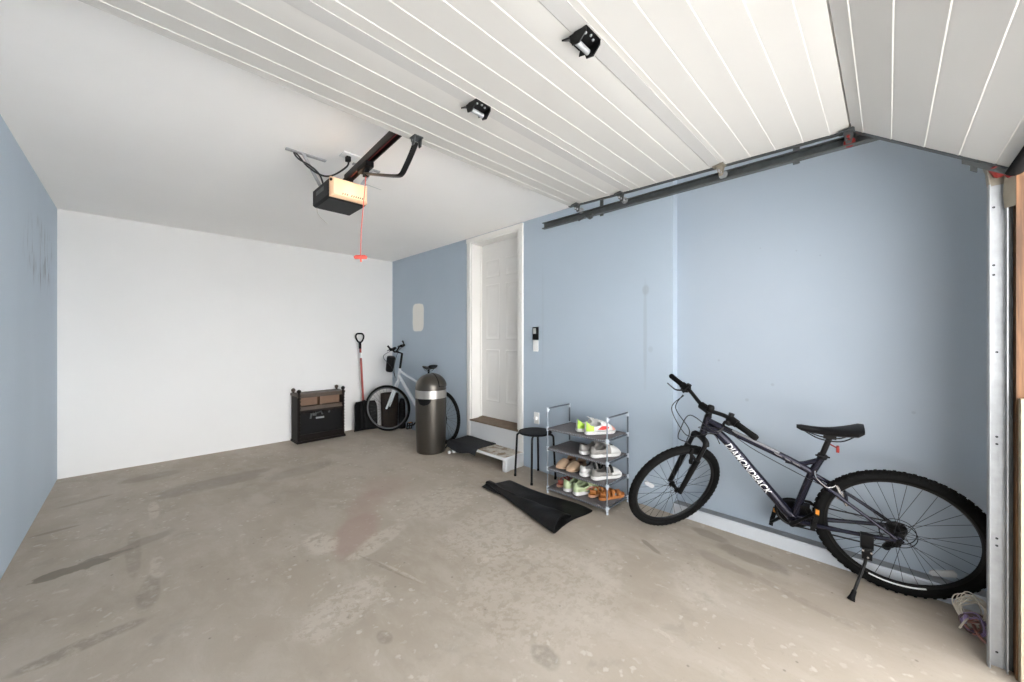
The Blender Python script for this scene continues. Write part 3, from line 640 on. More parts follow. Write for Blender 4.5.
# cranks, chain, derailleurs
m = MB(); m.lathe([(.02, -.050), (.082, -.050), (.090, -.052), (.090, -.056), (.02, -.057)], BB, (0, 1, 0), 40, cap=True); m.lathe([(.065, -.044), (.072, -.046), (.072, -.049), (.065, -.049)], BB, (0, 1, 0), 36, loop=True)
m.lathe([(.088, -.054), (.096, -.056), (.094, -.060), (.086, -.060)], BB, (0, 1, 0), 40, loop=True); m.build('chainring', K, b1)
pL = V((.335, .078, .402)); pR = V((.553, -.085, .172))
m = MB(); m.tube([BB+V((0, .066, 0)), (BB+pL)/2+V((0, .036, 0)), pL], [.016, .011, .013], 10, flat=.7); m.lathe([(.001, .045), (.013, .045), (.015, .075), (.001, .080)], BB, (0, 1, 0), 14); m.build('crank_arm', K, b1)
m = MB(); m.tube([BB+V((0, -.07, 0)), pR], [.016, .012], 10, flat=.7); m.build('crank_arm', K, b1)
pedal(b1, pL+V((0, .062, 0))); pedal(b1, pR+V((0, -.062, 0)))
def chain(c1, r1, c2, r2, y1, y2, mm, rr=.0042):
    pts = []
    for k in range(13): a = -PI/2+PI*k/12; pts.append(V((c1.x+r1*math.cos(a), y1, c1.z+r1*math.sin(a))))
    for k in range(7): a = PI/2+PI*.7*k/6; pts.append(V((c2.x+r2*math.cos(a), y2, c2.z+r2*math.sin(a))))
    pts += [V((c2.x-.01, y2, c2.z-.09)), V((c2.x+.03, y2, c2.z-.125))]
    mm.tube(pts, rr, 6, loop=True)
m = MB(); chain(BB, .083, RH, .036, -.047, -.034, m); m.build('chain', Kmetal, b1)
m = MB(); m.prism([V((-.012, -.07, .33)), V((.012, -.07, .33)), V((.020, -.07, .29)), V((.0, -.07, .27)), V((-.018, -.07, .29))], (0, -.018, 0))
m.prism([V((-.012, -.045, .27)), V((.016, -.045, .285)), V((.052, -.045, .225)), V((.040, -.045, .205)), V((.008, -.045, .225))], (0, -.006, 0))
for z_ in ((.0, .252), (.036, .222)): m.lathe([(.001, -.04), (.018, -.04), (.018, -.046), (.001, -.046)], V((z_[0], 0, z_[1])), (0, 1, 0), 14)
m.build('derailleur', K, b1); m = MB(); m.box(V((-.006, .066, .325)), V((.012, .078, .355))); m.lathe([(.001, .06), (.011, .06), (.011, .082), (.001, .084)], RH, (0, 1, 0), 12); m.build('axle_nut', K, b1)
m = MB(); m.tube([V((.395, -.03, .40)), V((.36, -.045, .39)), V((.33, -.05, .36))], .008, 8); m.box(V((.36, -.02, .375)), V((.405, .02, .395))); m.build('front_derailleur', K, b1)
# rear v-brake
m = MB()
for s in (-1, 1): m.tube([V((.200, s*.040, .465)), V((.222, s*.030, .51)), V((.243, s*.020, .565))], .008, 8); m.box(V((.196, s*.022-.006, .488)), V((.222+.02, s*.022+.006, .500)))
m.tube(crv([V((.243, -.02, .565)), V((.262, .0, .575)), V((.248, .024, .563)), V((.285, .045, .555)), V((.33, .04, .60)), V((.335, .022, .63))], 5), .003, 6); m.build('rear_brake', Chrome, b1)
# kickstand
m = MB(); m.box(V((.095, .058, .26)), V((.148, .086, .345)), bev=.003); m.box(V((.100, .07, .205)), V((.142, .094, .275)), bev=.003)
ks = m.build('kickstand', K, b1); foot = W_(2.615, .135, .008)
m = MB(); m.tube([V((.122, .083, .23)), V((.128, .088, .18)), foot], [.0075, .0075, .007], 8); m.build('stand_leg', Kmetal, ks)
m = MB(); dd = (foot-V((.128, .088, .18))).normalized(); m.tube([foot-dd*.05, foot-dd*.02, foot+dd*.002], [.010, .012, .017], 10); m.build('stand_foot', K, ks)
m = MB()
for x_, z_ in ((.105, .252), (.137, .258), (.118, .222)): m.lathe([(.001, 0), (.006, 0), (.005, .004), (.001, .005)], V((x_, .094 if z_ < .27 else .086, z_)), (0, 1, 0), 8)
m.build('bolt', Chrome, ks)
# fork and front wheel, steered towards the room
FH = W_(2.655, 1.052, .327); FA = WD(.486, .788, .377).normalized(); FF = WD(-.851, .525, 0).normalized()
up_f = (HT-HB).normalized(); CR = HB-up_f*.035; crax = (FA-up_f*FA.dot(up_f)).normalized(); crF = up_f.cross(crax); 
if crF.dot(FF) < 0: crF = -crF
m = MB(); CRo = CR+crF*.012
m.tube([HB, CR-up_f*.005], .020, 12)
cp_ = [CRo-crax*.062-up_f*.02, CRo-crax*.05+up_f*.004, CRo+up_f*.014, CRo+crax*.05+up_f*.004, CRo+crax*.062-up_f*.02]
m.tube(crv(cp_, 4), .020, 10)
fk = m.build('fork', K, b1)
m = MB()
for s in (-1, 1): m.tube([CRo+crax*s*.060, CRo+crax*s*.060+(FH-CRo)*.45], .0145, 10)
m.build('stanchions', Kmetal, fk)
m = MB()
for s in (-1, 1):
    top = CRo+crax*s*.060+(FH-CRo)*.33; low = FH+FA*s*.055
    m.tube([top, top+(low-top)*.08, low-(low-top)*.1, low], [.021, .019, .016, .017], 12)
ar = CRo+(FH-CRo)*.36
m.tube(crv([ar-crax*.058, ar-crax*.045+up_f*.035+crF*.03, ar+up_f*.05+crF*.035, ar+crax*.045+up_f*.035+crF*.03, ar+crax*.058], 4), .011, 8)
m.build('lower_legs', K, fk)
m = MB()
for s in (-1, 1): b0 = ar+crax*s*.05+crF*.035; m.tube([b0-up_f*.02, b0+up_f*.03-crax*s*.01, b0+up_f*.085-crax*s*.02], .009, 8); m.box(V(b0)-V((.01, .012, .012)), V(b0)+V((.012, .012, .012)))
bb = ar+crF*.035+up_f*.085; m.tube(crv([bb+crax*.03, bb+up_f*.012, bb-crax*.03], 4), .003, 6); m.build('front_brake', K, fk)
wl2, dirn2, Ri2, u2, v2 = wheel(b1, FH, FA, R, .0055, 'front', Kmetal)
m = MB(); upw = (V((0, 0, 1))-FA*FA.z).normalized(); fww = upw.cross(FA)
if fww.dot(FF) < 0: fww = -fww
m = MB(); arc_patch(FH+FA*.0125*(-1 if FA.y > 0 else 1), fww, upw, FA, Ri2-.010, Ri2+.002, PI*1.62, PI*1.73, .002, m); m.build('rim_decal', Letter, wl2)
c0 = FH+fww*.20+upw*.08; m = MB(); m.prism([c0+V(fww*x*.7+upw*x*.7)+(fww-upw)*y*.7-FA*.004 for x, y in ((-.04, -.014), (.04, -.014), (.05, 0), (.04, .014), (-.04, .014), (-.05, 0))], FA*.008); m.build('spoke_reflector', ClearR, wl2, label='white spoke reflector')
# stem, bar, levers
CL = W_(2.515, .812, .928)
m = MB(); m.tube([HT+up_f*.0, HT+up_f*.045], .019, 12); m.tube([HT+up_f*.035, HT+(CL-HT)*.6+up_f*.012, CL], [.019, .017, .020], 12)
m.tube([CL-WD(.40, .84, .37).normalized()*.028, CL+WD(.40, .84, .37).normalized()*.028], .024, 12); m.build('stem', K, b1)
gn = W_(2.428, .515, .806); gf = W_(2.650, 1.075, 1.100)
i0 = CL+(gn-CL)*.42+up_f*.022; i1 = CL+(gf-CL)*.42+up_f*.016
bp_ = crv([gn, CL+(gn-CL)*.62+up_f*.012, i0, CL+(gn-CL)*.12, CL, CL+(gf-CL)*.12, i1, CL+(gf-CL)*.62+up_f*.006, gf], 5)
m = MB(); m.tube(bp_, .0125, 12); hb = m.build('handlebar', Kmetal, b1)
for g, i_ in ((gn, i0), (gf, i1)):
    d = (g-bp_[8 if g is gn else -9]).normalized(); m = MB(); L_ = .125
    m.tube([g-d*L_, g-d*(L_-.004), g-d*L_*.5, g-d*.006, g+d*.004], [.0165, .018, .0172, .0185, .014], 12); m.build('grip', Kmatte, hb)
    c_ = g-d*(L_+.03); fw = crF; m = MB()
    m.tube([c_-d*.022, c_+d*.034], .024, 12); m.tube([c_-d*.01, c_+fw*.026-up_f*.024], .017, 10); m.tube([c_-d*.012, c_-d*.016+up_f*.034-fw*.006], [.013, .016], 8); m.box(V(c_)+V((-.016, -.014, -.03)), V(c_)+V((.018, .014, -.008)), bev=.004)
    sh = m.build('shifter', K, hb)
    m = MB(); m.tube(crv([c_+fw*.03-up_f*.012-d*.01, c_+fw*.062-up_f*.020+d*.01, c_+fw*.064-up_f*.022+d*.05, c_+fw*.060-up_f*.024+d*.10], 4), [.008]*5+[.0055]*8, 8, flat=.7)
    m.build('brake_lever', K if g is gn else Kmetal, hb)
m = MB(); c_ = bp_[len(bp_)//2]+(gn-CL).normalized()*-.05+up_f*.025+crF*-.01; m.lathe([(.001, -.012), (.02, -.012), (.022, 0), (.018, .014), (.001, .018)], CL-(gf-CL).normalized()*.045+up_f*.03, up_f, 16); m.build('bell', K, hb)
lf_ = gf-(gf-CL).normalized()*.17+crF*.02-up_f*.03; ln_ = gn-(gn-CL).normalized()*.17+crF*.02-up_f*.03
m = MB(); m.tube(crv([lf_, lf_+crF*.03-up_f*.10, CR+crF*.10+crax*.02+up_f*.06, bb+crF*.03+up_f*.04, bb+up_f*.01], 7), .0034, 6)
m.tube(crv([lf_-crax*.01, lf_+crF*.045-up_f*.11+crax*.02, HB+crF*.10+crax*.07-up_f*.02, HB+crF*.05+crax*.03-up_f*.04, HB+V((-.06, .03, .02)), dtT+(BB-dtT)*.2+V((0, .03, .02))], 7), .0032, 6)
m.tube(crv([ln_, ln_+crF*.06-up_f*.03, HT+crF*.12+crax*.02-up_f*.0, HB+crF*.12+crax*.07-up_f*.0, HB+crF*.10+crax*.09-up_f*.09, bb+crax*.03+up_f*.01], 7), .0034, 6)
m.tube(crv([ln_-up_f*.01, ln_+crF*.04-up_f*.05, HB+crF*.05-up_f*-.05, HT+V((-.09, .03, -.07)), (ttT+SC)/2+V((0, .02, -.028)), SC+V((.03, .02, -.02)), V((.22, .03, .52))], 7), .0026, 6)
m.build('control_cables', Cable, b1)

# --- the white hybrid bicycle in the far corner
B2 = bike_matrix((2.82, 4.10, 0), .05, .02)
b2 = thing('bicycle', 'white hybrid bicycle with black handlebar bag leaning in the far corner behind the bin', 'bicycle', matrix=B2)
inv2 = B2.inverted(); W2 = lambda *p: inv2 @ V(p); WD2 = lambda *p: inv2.to_3x3() @ V(p)
R2 = .343; RH2 = V((0, 0, R2)); FH2 = W2(2.63, 5.23, .343); BB2 = V((.44, 0, .28)); HB2 = V((1.085, 0, .77)); HT2 = V((1.05, 0, .93)); SC2 = V((.35, 0, .68))
m = MB(); m.tube([HB2, HT2], .02, 12); m.tube([HB2+(HT2-HB2)*.3, BB2], [.021, .025], 12); m.tube([HB2+(HT2-HB2)*.75, SC2], .016, 12); m.tube([BB2, SC2, SC2+V((-.02, 0, .06))], .017, 12)
m.lathe([(.022, -.035), (.022, .035)], BB2, (0, 1, 0), 14, cap=True)
for s in (-1, 1): m.tube([BB2+V((-.02, s*.02, 0)), V((.12, s*.055, .32)), V((0, s*.064, R2))], .010, 8); m.tube([SC2+V((0, s*.016, 0)), V((.15, s*.05, .50)), V((0, s*.064, R2))], .008, 8)
m.build('frame', WhiteP, b2)
m = MB(); m.tube([SC2, V((.325, 0, .95))], .0135, 10); m.build('seat_post', K, b2)
saddle(b2, (.47, .985), (.21, 1.005), 0, wid=.085)
w_a, *_ = wheel(b2, RH2, (0, 1, 0), R2, 0, 'rear', K, tyrew=.019, knobs=False)
fa2 = WD2(.75, .66, .06).normalized(); ff2 = WD2(-.66, .75, 0).normalized()
w_b, *_ = wheel(b2, FH2, fa2, R2, 0, 'front', Silver, tyrew=.019, knobs=False)
uf2 = (HT2-HB2).normalized(); m = MB(); C2 = HB2-uf2*.03; a2 = (fa2-uf2*fa2.dot(uf2)).normalized()
m.tube([HB2, C2], .018, 10); m.tube([C2-a2*.06-uf2*.01, C2, C2+a2*.06-uf2*.01], .017, 8)
for s in (-1, 1): m.tube([C2+a2*s*.058, C2+a2*s*.058+(FH2-C2)*.35, C2+a2*s*.058+(FH2-C2)*.4, FH2+fa2*s*.052], [.013, .013, .018, .015], 10)
m.build('fork', WhiteP, b2)
f2 = uf2.cross(a2); f2 = f2 if f2.dot(ff2) > 0 else -f2
CL2 = HT2+uf2*.24+f2*.10
m = MB(); m.tube([HT2, HT2+uf2*.225, CL2], .017, 10); m.build('stem', K, b2)
m = MB(); e1 = CL2+a2*.29-f2*.03+uf2*.07; e2 = CL2-a2*.29-f2*.03+uf2*.07
m.tube(crv([e1, CL2+a2*.15+uf2*.06, CL2+a2*.05, CL2-a2*.05, CL2-a2*.15+uf2*.06, e2], 5), .0125, 10); hb2 = m.build('handlebar', K, b2)
for e_, s in ((e1, 1), (e2, -1)):
    m = MB(); m.tube([e_-a2*s*.12-uf2*.012, e_], .018, 10); m.build('grip', Kmatte, hb2)
    m = MB(); c_ = e_-a2*s*.15; m.tube([c_-a2*.02, c_+a2*.02], .022, 8); m.tube(crv([c_+f2*.02, c_+f2*.06-uf2*.02, e_-a2*s*.03+f2*.055-uf2*.03], 4), .006, 6); m.tube([e_-a2*s*.02, e_+uf2*.05+f2*.05], .013, 8); m.build('brake_lever', K, hb2)
m = MB(); c_ = CL2-uf2*.20+f2*.055
m.lathe([(.001, -.12), (.045, -.12), (.055, -.10), (.062, .09), (.055, .11), (.001, .115)], c_, uf2, 18); m.build('handlebar_bag', K, b2)
m = MB(); m.tube(crv([e2-uf2*.02, e2+f2*.09-uf2*.12, HT2+f2*.11+a2*-.05, HB2+f2*.05], 6), .0035, 6); m.tube(crv([e1-uf2*.02, e1+f2*.09-uf2*.12, HT2+f2*.11+a2*.05, HB2+f2*.05], 6), .0035, 6); m.build('control_cables', Cable, b2)
m = MB(); m.lathe([(.02, -.045), (.085, -.045), (.085, -.052), (.02, -.052)], BB2, (0, 1, 0), 32, cap=True); m.build('chainring', K, b2)
l2 = V((.56, .075, .17)); r2 = V((.33, -.08, .39))
m = MB(); m.tube([BB2+V((0, .055, 0)), l2], .012, 8); m.build('crank_arm', K, b2); m = MB(); m.tube([BB2+V((0, -.06, 0)), r2], .012, 8); m.build('crank_arm', K, b2)
pedal(b2, l2+V((0, .06, 0))); pedal(b2, r2+V((0, -.055, 0)))
m = MB(); chain(BB2, .08, RH2, .034, -.047, -.034, m, .004); m.prism([V((-.012, -.05, .33)), V((.012, -.05, .33)), V((.045, -.05, .24)), V((.01, -.05, .22))], (0, -.012, 0)); m.build('chain', Kmetal, b2)

# ------------------------------------------------------------------ rubbish bin
tb = thing('trash_can', 'tall dark bronze dome-top rubbish bin with bright steel band', 'trash can', (2.54, 3.936, 0))
m = MB(); m.lathe([(.001, 0), (.165, 0), (.170, .006), (.172, .03), (.183, .30), (.184, .655), (.178, .66), (.001, .66)], seg=48); m.build('body', Taupe, tb)
m = MB(); m.lathe([(.180, .655), (.187, .656), (.187, .748), (.180, .75)], seg=48); m.build('band', Steel, tb, label='bright steel band')
m = MB(); m.lathe([(.181, .748), (.185, .752), (.184, .78)]+[(.184*math.cos(a), .78+.165*math.sin(a)) for a in [PI/2*k/12 for k in range(1, 13)]], seg=48); dm = m.build('dome_lid', Taupe, tb)
# push door: a raised quarter shell facing the room's right side
m = MB(); rs = []
for i in range(13):
    el = .08+(PI/2-.0)*i/12*.96; rs.append([V((.1875*math.cos(el)*math.cos(a_), .1875*math.cos(el)*math.sin(a_), .78+.169*math.sin(el))) for a_ in [-1.10+1.1*2*k/14 - .55 for k in range(15)]])
m.rings(rs, close=False, cap=False); m.build('push_door', K, dm, solid=.004)
m = MB(); rs = []
for i in range(13):
    el = .12+(PI/2-.0)*i/12*.92; rs.append([V((.1895*math.cos(el)*math.cos(a_), .1895*math.cos(el)*math.sin(a_), .78+.171*math.sin(el))) for a_ in [-1.02+1.02*2*k/14 - .55 for k in range(15)]])
m.rings(rs, close=False, cap=False); m.build('push_flap', Taupe, dm, solid=.003)
m = MB(); rs = []                                    # black crescent under the band on the side facing the room
for i in range(9):
    t = i/8; a_w = .50*math.sqrt(max(0, 1-(t*.999)**2)); cen = -2.62
    rs.append([V((.1850*math.cos(cen+a_w*k), .1850*math.sin(cen+a_w*k), .655-.075*t)) for k in [j/6-1 for j in range(13)]])
m.rings(rs, close=False, cap=False); m.build('black_crescent', K, tb, solid=.002, label='black crescent below the band')

# ------------------------------------------------------------------ snow shovel
sv = thing('snow_shovel', 'black snow shovel with red shaft and loop grip standing against the white wall', 'shovel', (2.435, 5.54, 0), math.radians(-4))
m = MB(); z0, z1 = .34, 1.30
m.tube([(-.02, .02, .30), (-.06, .06, 1.27)], .0155, 12); m.build('shaft', RedH, sv, label='red shaft')
m = MB(); m.tube([(-.052, .052, 1.08), (-.055, .055, 1.16)], .017, 10); m.build('shaft_label', WhitePl, sv)
m = MB(); m.tube([(-.06, .06, 1.22), (-.062, .062, 1.31)], .020, 10)
m.tube(crv([(-.062, .062, 1.31), (-.10, .063, 1.34), (-.122, .066, 1.40), (-.105, .067, 1.44), (-.062, .068, 1.447), (-.02, .067, 1.44), (-.004, .066, 1.40), (-.025, .063, 1.34)], 5, loop=True), .0125, 8, loop=True); m.build('loop_grip', K, sv)
m = MB(); n = 10; rs = []
for k in range(11):
    t = k/10; z = .43-.43*t; hw = (.165 if t > .12 else .14+.025*t/.12)+.006*t; y = .055-.05*t*.7-.03*math.sin(PI*t)*.9
    rs.append([V((x_*hw, y-.05*(x_*x_)*(1-.3*t)+.004*math.cos(x_*14), z)) for x_ in [j/10-1 for j in range(21)]])
m.rings(rs, close=False, cap=False); m.build('blade', K, sv, solid=.006)
m = MB(); m.tube([(-.022, .015, .45), (-.02, .0, .30), (-.015, -.012, .16)], [.026, .026, .010], 10); m.build('socket', K, sv)

# ------------------------------------------------------------------ brown bin in the corner
m = MB(); m.lathe([(.001, 0), (.115, 0), (.118, .01), (.132, .50), (.136, .515), (.132, .52), (.122, .50), (.110, .03), (.001, .03)], (2.80, 5.50, 0), seg=36)
tag(m.build('waste_bin', Brown), 'plain brown round bin in the corner behind the white bicycle wheel', 'bin')
m = MB(); m.lathe([(.001, 0), (.05, 0), (.055, .02), (.048, .38), (.03, .45), (.001, .46)], (2.885, 5.27, 0), seg=20)
tag(m.build('black_canister', K), 'narrow black canister between the brown bin and the blue wall', 'canister')

# ------------------------------------------------------------------ dark wooden cabinet
cb = thing('wooden_cabinet', 'small charred dark wood cabinet with open slot and knobbed posts by the white wall', 'cabinet', (1.48, 5.42, 0), math.radians(1.5))
CW, CD, CH = .60, .24, .64
m = MB(); m.box((0, 0, .03), (.025, CD, CH-.02)); m.box((CW-.025, 0, .03), (CW, CD, CH-.02)); m.box((0, CD-.015, .03), (CW, CD, CH-.02)); m.build('carcass', WoodDk, cb)
m = MB(); m.box((-.012, -.012, CH-.03), (CW+.012, CD+.005, CH), bev=.004); m.box((.0, -.014, CH-.05), (CW, 0, CH-.028)); m.build('top_board', WoodMd, cb)
m = MB(); m.box((.02, -.004, CH-.185), (CW-.02, CD-.01, CH-.17)); m.box((.02, -.012, CH-.215), (CW-.02, .004, CH-.165)); m.build('slot_shelf', WoodMd, cb)
m = MB(); m.box((.025, .10, CH-.17), (CW-.025, .115, CH-.03)); m.box((.28, .0, CH-.17), (.30, .11, CH-.04)); m.box((.028, .0, CH-.168), (.034, .10, CH-.04)); m.build('slot_lining', WoodLt, cb, label='warm unpainted inner boards')
m = MB(); m.box((.03, .012, .10), (CW-.03, .02, CH-.21)); m.build('front_panel', K, cb)
m = MB()
m.box((.0, -.014, .03), (CW, .012, .105), bev=.003); m.box((.025, -.010, CH-.25), (CW-.025, .008, CH-.213)); m.prism([(-.01, -.03, 0), (CW+.01, -.03, 0), (CW+.01, -.03, .028), (-.01, -.03, .028)], (0, CD+.03, 0)); m.build('base_rail', WoodDk, cb)
for x_, y_, big in ((.018, -.006, 1), (CW-.018, -.006, 1), (.018, CD-.02, 0), (CW-.018, CD-.02, 0)):
    m = MB(); pr = [(.001, .028), (.02, .028)]
    if big:
        z = .06
        while z < CH-.06: pr += [(.013, z), (.022, z+.014), (.022, z+.022), (.013, z+.036)]; z += .042
    pr += [(.02, CH-.03), (.016, CH), (.012, CH+.012), (.024, CH+.028), (.026, CH+.045), (.014, CH+.060), (.001, CH+.064)]
    m.lathe(pr, (x_, y_, 0), seg=12); m.build('turned_post', WoodDk if big else WoodMd, cb)
m = MB(); m.box((.19, -.016, CH-.30), (.23, .014, CH-.255), bev=.003); m.tube([(.21, -.010, CH-.27), (.28, -.03, CH-.25), (.30, -.03, CH-.29)], .010, 8); m.build('metal_latch', GalvD, cb, label='dull grey metal fitting')
m = MB(); m.tube([(.16, .0, CH-.335), (.17, .0, CH-.27)], .013, 8); m.build('metal_latch', GalvD, cb)
m = MB(); m.box((.23, -.006, CH-.345), (.33, .014, CH-.325)); m.build('metal_plate', Galv, cb)
m = MB(); m.lathe([(.001, 0), (.016, 0), (.012, .01), (.001, .012)], (.40, .012, CH-.27), (0, -1, 0), 10); m.build('metal_knob', GalvD, cb)
m = MB()
for k in range(9): x_ = .06+k*.058; m.tube(crv([(x_, .0, CH-.235), (x_+.02, -.018, CH-.26), (x_+.045, 0, CH-.238)], 4), .006, 6)
m.build('carved_swag', WoodDk, cb)

# ------------------------------------------------------------------ step below the door
sp = thing('wooden_step', 'low white painted wooden step with worn brown tread under the house door', 'step', (2.64, 2.75, 0))
m = MB(); m.box((0, 0, .122), (.29, .96, .148), bev=.004); m.box((.03, .012, 0), (.285, .04, .122)); m.box((.035, .92, 0), (.285, .948, .122)); m.box((.02, .0, 0), (.075, .05, .124), bev=.003); m.box((.25, .04, .08), (.28, .92, .122))
m.build('frame', StepP, sp)
box((.014, .01, .1475), (.285, .46, .1505)).build('tread', StepTop, sp, label='worn dirty tread')
m = MB(); NX, NY = 14, 30
def matz(x, y): 
    e = (min(x, 0)+0)*1.0
    return .156+.004*math.sin(9*y)*math.sin(11*x)
g = []
for j in range(NY+1):
    y = 3.185+j/NY*.545; row = []
    for i in range(NX+1):
        t = i/NX; x = 2.945-.008-t*.40
        z = matz(x, y)
        if x < 2.635: x2 = 2.635-(2.635-x)*.35; z = .154-(2.635-x)*.95*(.8+.2*math.sin(y*13)); x = x2
        if y > 3.70: z -= (y-3.70)*1.2
        row.append(V((x, y+.02*(t-.5)*(-1), max(z, .02))))
    g.append(row)
m.rings(g, close=False, cap=False)
tag(m.build('bath_mat', MatB, solid=.012), 'black fabric mat draped over the far end of the white step', 'mat')
m = MB(); m.lathe([(.001, 0), (.016, 0), (.018, .006), (.018, .022), (.012, .028), (.001, .028)], (2.64, 3.70, .0), seg=14); 
tag(m.build('plastic_foot', WhitePl), 'tiny white plastic foot on the concrete under the black step mat', 'plastic foot')

# ------------------------------------------------------------------ stool
so = thing('stool', 'round black stool with four tube legs beside the shoe rack', 'stool', (2.77, 2.45, 0), -.22)
m = MB(); m.lathe([(.001, .438), (.155, .438), (.162, .443), (.164, .450), (.160, .456), (.150, .458), (.03, .456), (.001, .456)], seg=40); m.build('seat', K, so)
for k in range(4):
    a_ = PI/4+k*PI/2; d = V((math.cos(a_), math.sin(a_), 0)); m = MB()
    pts = [d*.02+V((0, 0, .430)), d*.13+V((0, 0, .430)), d*.160+V((0, 0, .428)), d*.176+V((0, 0, .415)), d*.181+V((0, 0, .39)), d*.188+V((0, 0, .25)), d*.20+V((0, 0, .008))]
    m.tube(crv(pts, 3), .0105, 10); l_ = m.build('leg', Kmetal, so)
    m = MB(); m.tube([d*.2+V((0, 0, 0)), d*.1995+V((0, 0, .02))], .0125, 10); m.build('leg_cap', Kmatte, l_)

# ------------------------------------------------------------------ shoe rack
RX0, RX1, RY0, RY1 = 2.575, 2.90, 1.535, 2.13
rk = thing('shoe_rack', 'four-tier grey tube and fabric shoe rack against the blue wall', 'shoe rack', (RX0, RY0, 0))
LZ = [.042, .215, .390, .565]; TOP = .745; rw, rl = RX1-RX0, RY1-RY0
for y_ in (0, rl):
    m = MB()
    m.tube([(0, y_, 0), (0, y_, TOP-.01)], .0055, 10); m.build('post', GreyTubeL, rk)
    m = MB(); m.tube([(rw, y_, 0), (rw, y_, TOP-.01)], .0075, 10); m.build('post', GreyTube, rk)
    m = MB(); m.tube(crv([(0, y_, TOP-.02), (.004, y_, TOP-.002), (.02, y_, TOP), (rw-.02, y_, TOP), (rw-.004, y_, TOP-.002), (rw, y_, TOP-.02)], 3), .0072, 10); m.build('top_hoop', GreyTube, rk)
    for z in LZ: m = MB(); m.tube([(0, y_, z), (rw, y_, z)], .007, 10); m.build('side_rail', GreyTube, rk)
for z in LZ:
    m = MB(); nx = 14
    pts = [[V((rw*i/nx, .01+(rl-.02)*j/10, z+.009-.006*math.sin(PI*j/10)+.0008*(i % 2))) for i in range(nx+1)] for j in range(11)]
    m.rings(pts, close=False, cap=False)
    for x_ in (0, rw): m.tube([(x_, .01, z), (x_, rl-.01, z)], .0105, 10)
    sh_ = m.build('shelf', GreyFab, rk, solid=.003)
    m = MB(); n = 34
    for x_ in (-.011,):
        for k in range(n): y_ = .02+(rl-.04)*k/(n-1); m.box((x_-.0012, y_-.003, z-.004), (x_+.0012, y_+.003, z+.006))
    m.build('binding', GreyTubeL, sh_)
    m = MB()
    for x_ in (.004,)+tuple(rw*k/6 for k in range(1, 6)): m.tube([(x_, .012, z-.002), (x_, rl-.012, z-.002)], .004, 6)
    m.build('support_rods', GreyTubeL, sh_)
for x_ in (0, rw):
    for y_ in (0, rl):
        for z in LZ+[TOP-.012]:
            sy = 1 if y_ == 0 else -1; sx = 1 if x_ == 0 else -1
            m = MB(); m.tube([(x_, y_, z-.018), (x_, y_, z+.018)], .0105, 10)
            if z < .7: m.tube([(x_, y_, z), (x_, y_+sy*.022, z)], .0105, 8)
            m.tube([(x_, y_, z), (x_+sx*.02, y_, z)], .0098, 8); m.build('joint', JointP, rk)
        m = MB(); m.tube([(x_, y_, 0), (x_, y_, .018)], .009, 10); m.build('foot', JointP, rk)

# ------------------------------------------------------------------ shoes
def SM(n, c, r=.7, v=.06): return mat(n, c, r, var=v, scale=40)
S_white = SM('shoe white', (.78, .77, .75)); S_grey = SM('shoe grey knit', (.34, .32, .30), .9, .15); S_in = SM('shoe lining dark', (.05, .04, .035), .9)
S_neon = SM('shoe neon', (.55, .85, .12)); S_pink = SM('shoe coral', (.80, .42, .33)); S_red = SM('shoe red', (.75, .05, .04)); S_beige = SM('shoe beige leather', (.60, .42, .28), .6); S_brownin = SM('shoe brown lining', (.17, .08, .05), .8)
S_mint = SM('shoe pale green', (.60, .70, .42)); S_orange = SM('sandal orange leather', (.55, .20, .05), .5); S_rose = SM('sandal rose leather', (.50, .14, .10), .5); S_blk = SM('shoe black trim', (.015, .015, .015)); S_linen = SM('shoe grey inside', (.22, .20, .19), .9); S_mauve = SM('shoe violet trim', (.25, .2, .45)); S_tan = SM('sandal footbed', (.60, .34, .22), .7)
def outline(t, L, wd):
    """half widths of a footprint at t from heel 0 to toe 1"""
    pts = [(0, .30), (.04, .58), (.12, .72), (.30, .70), (.50, .80), (.70, 1.0), (.82, .95), (.92, .70), (.97, .45), (1.0, .16)]
    for (a, x), (b, y) in zip(pts, pts[1:]):
        if t <= b: return (x+(y-x)*(t-a)/(b-a))*wd/2
    return .1*wd
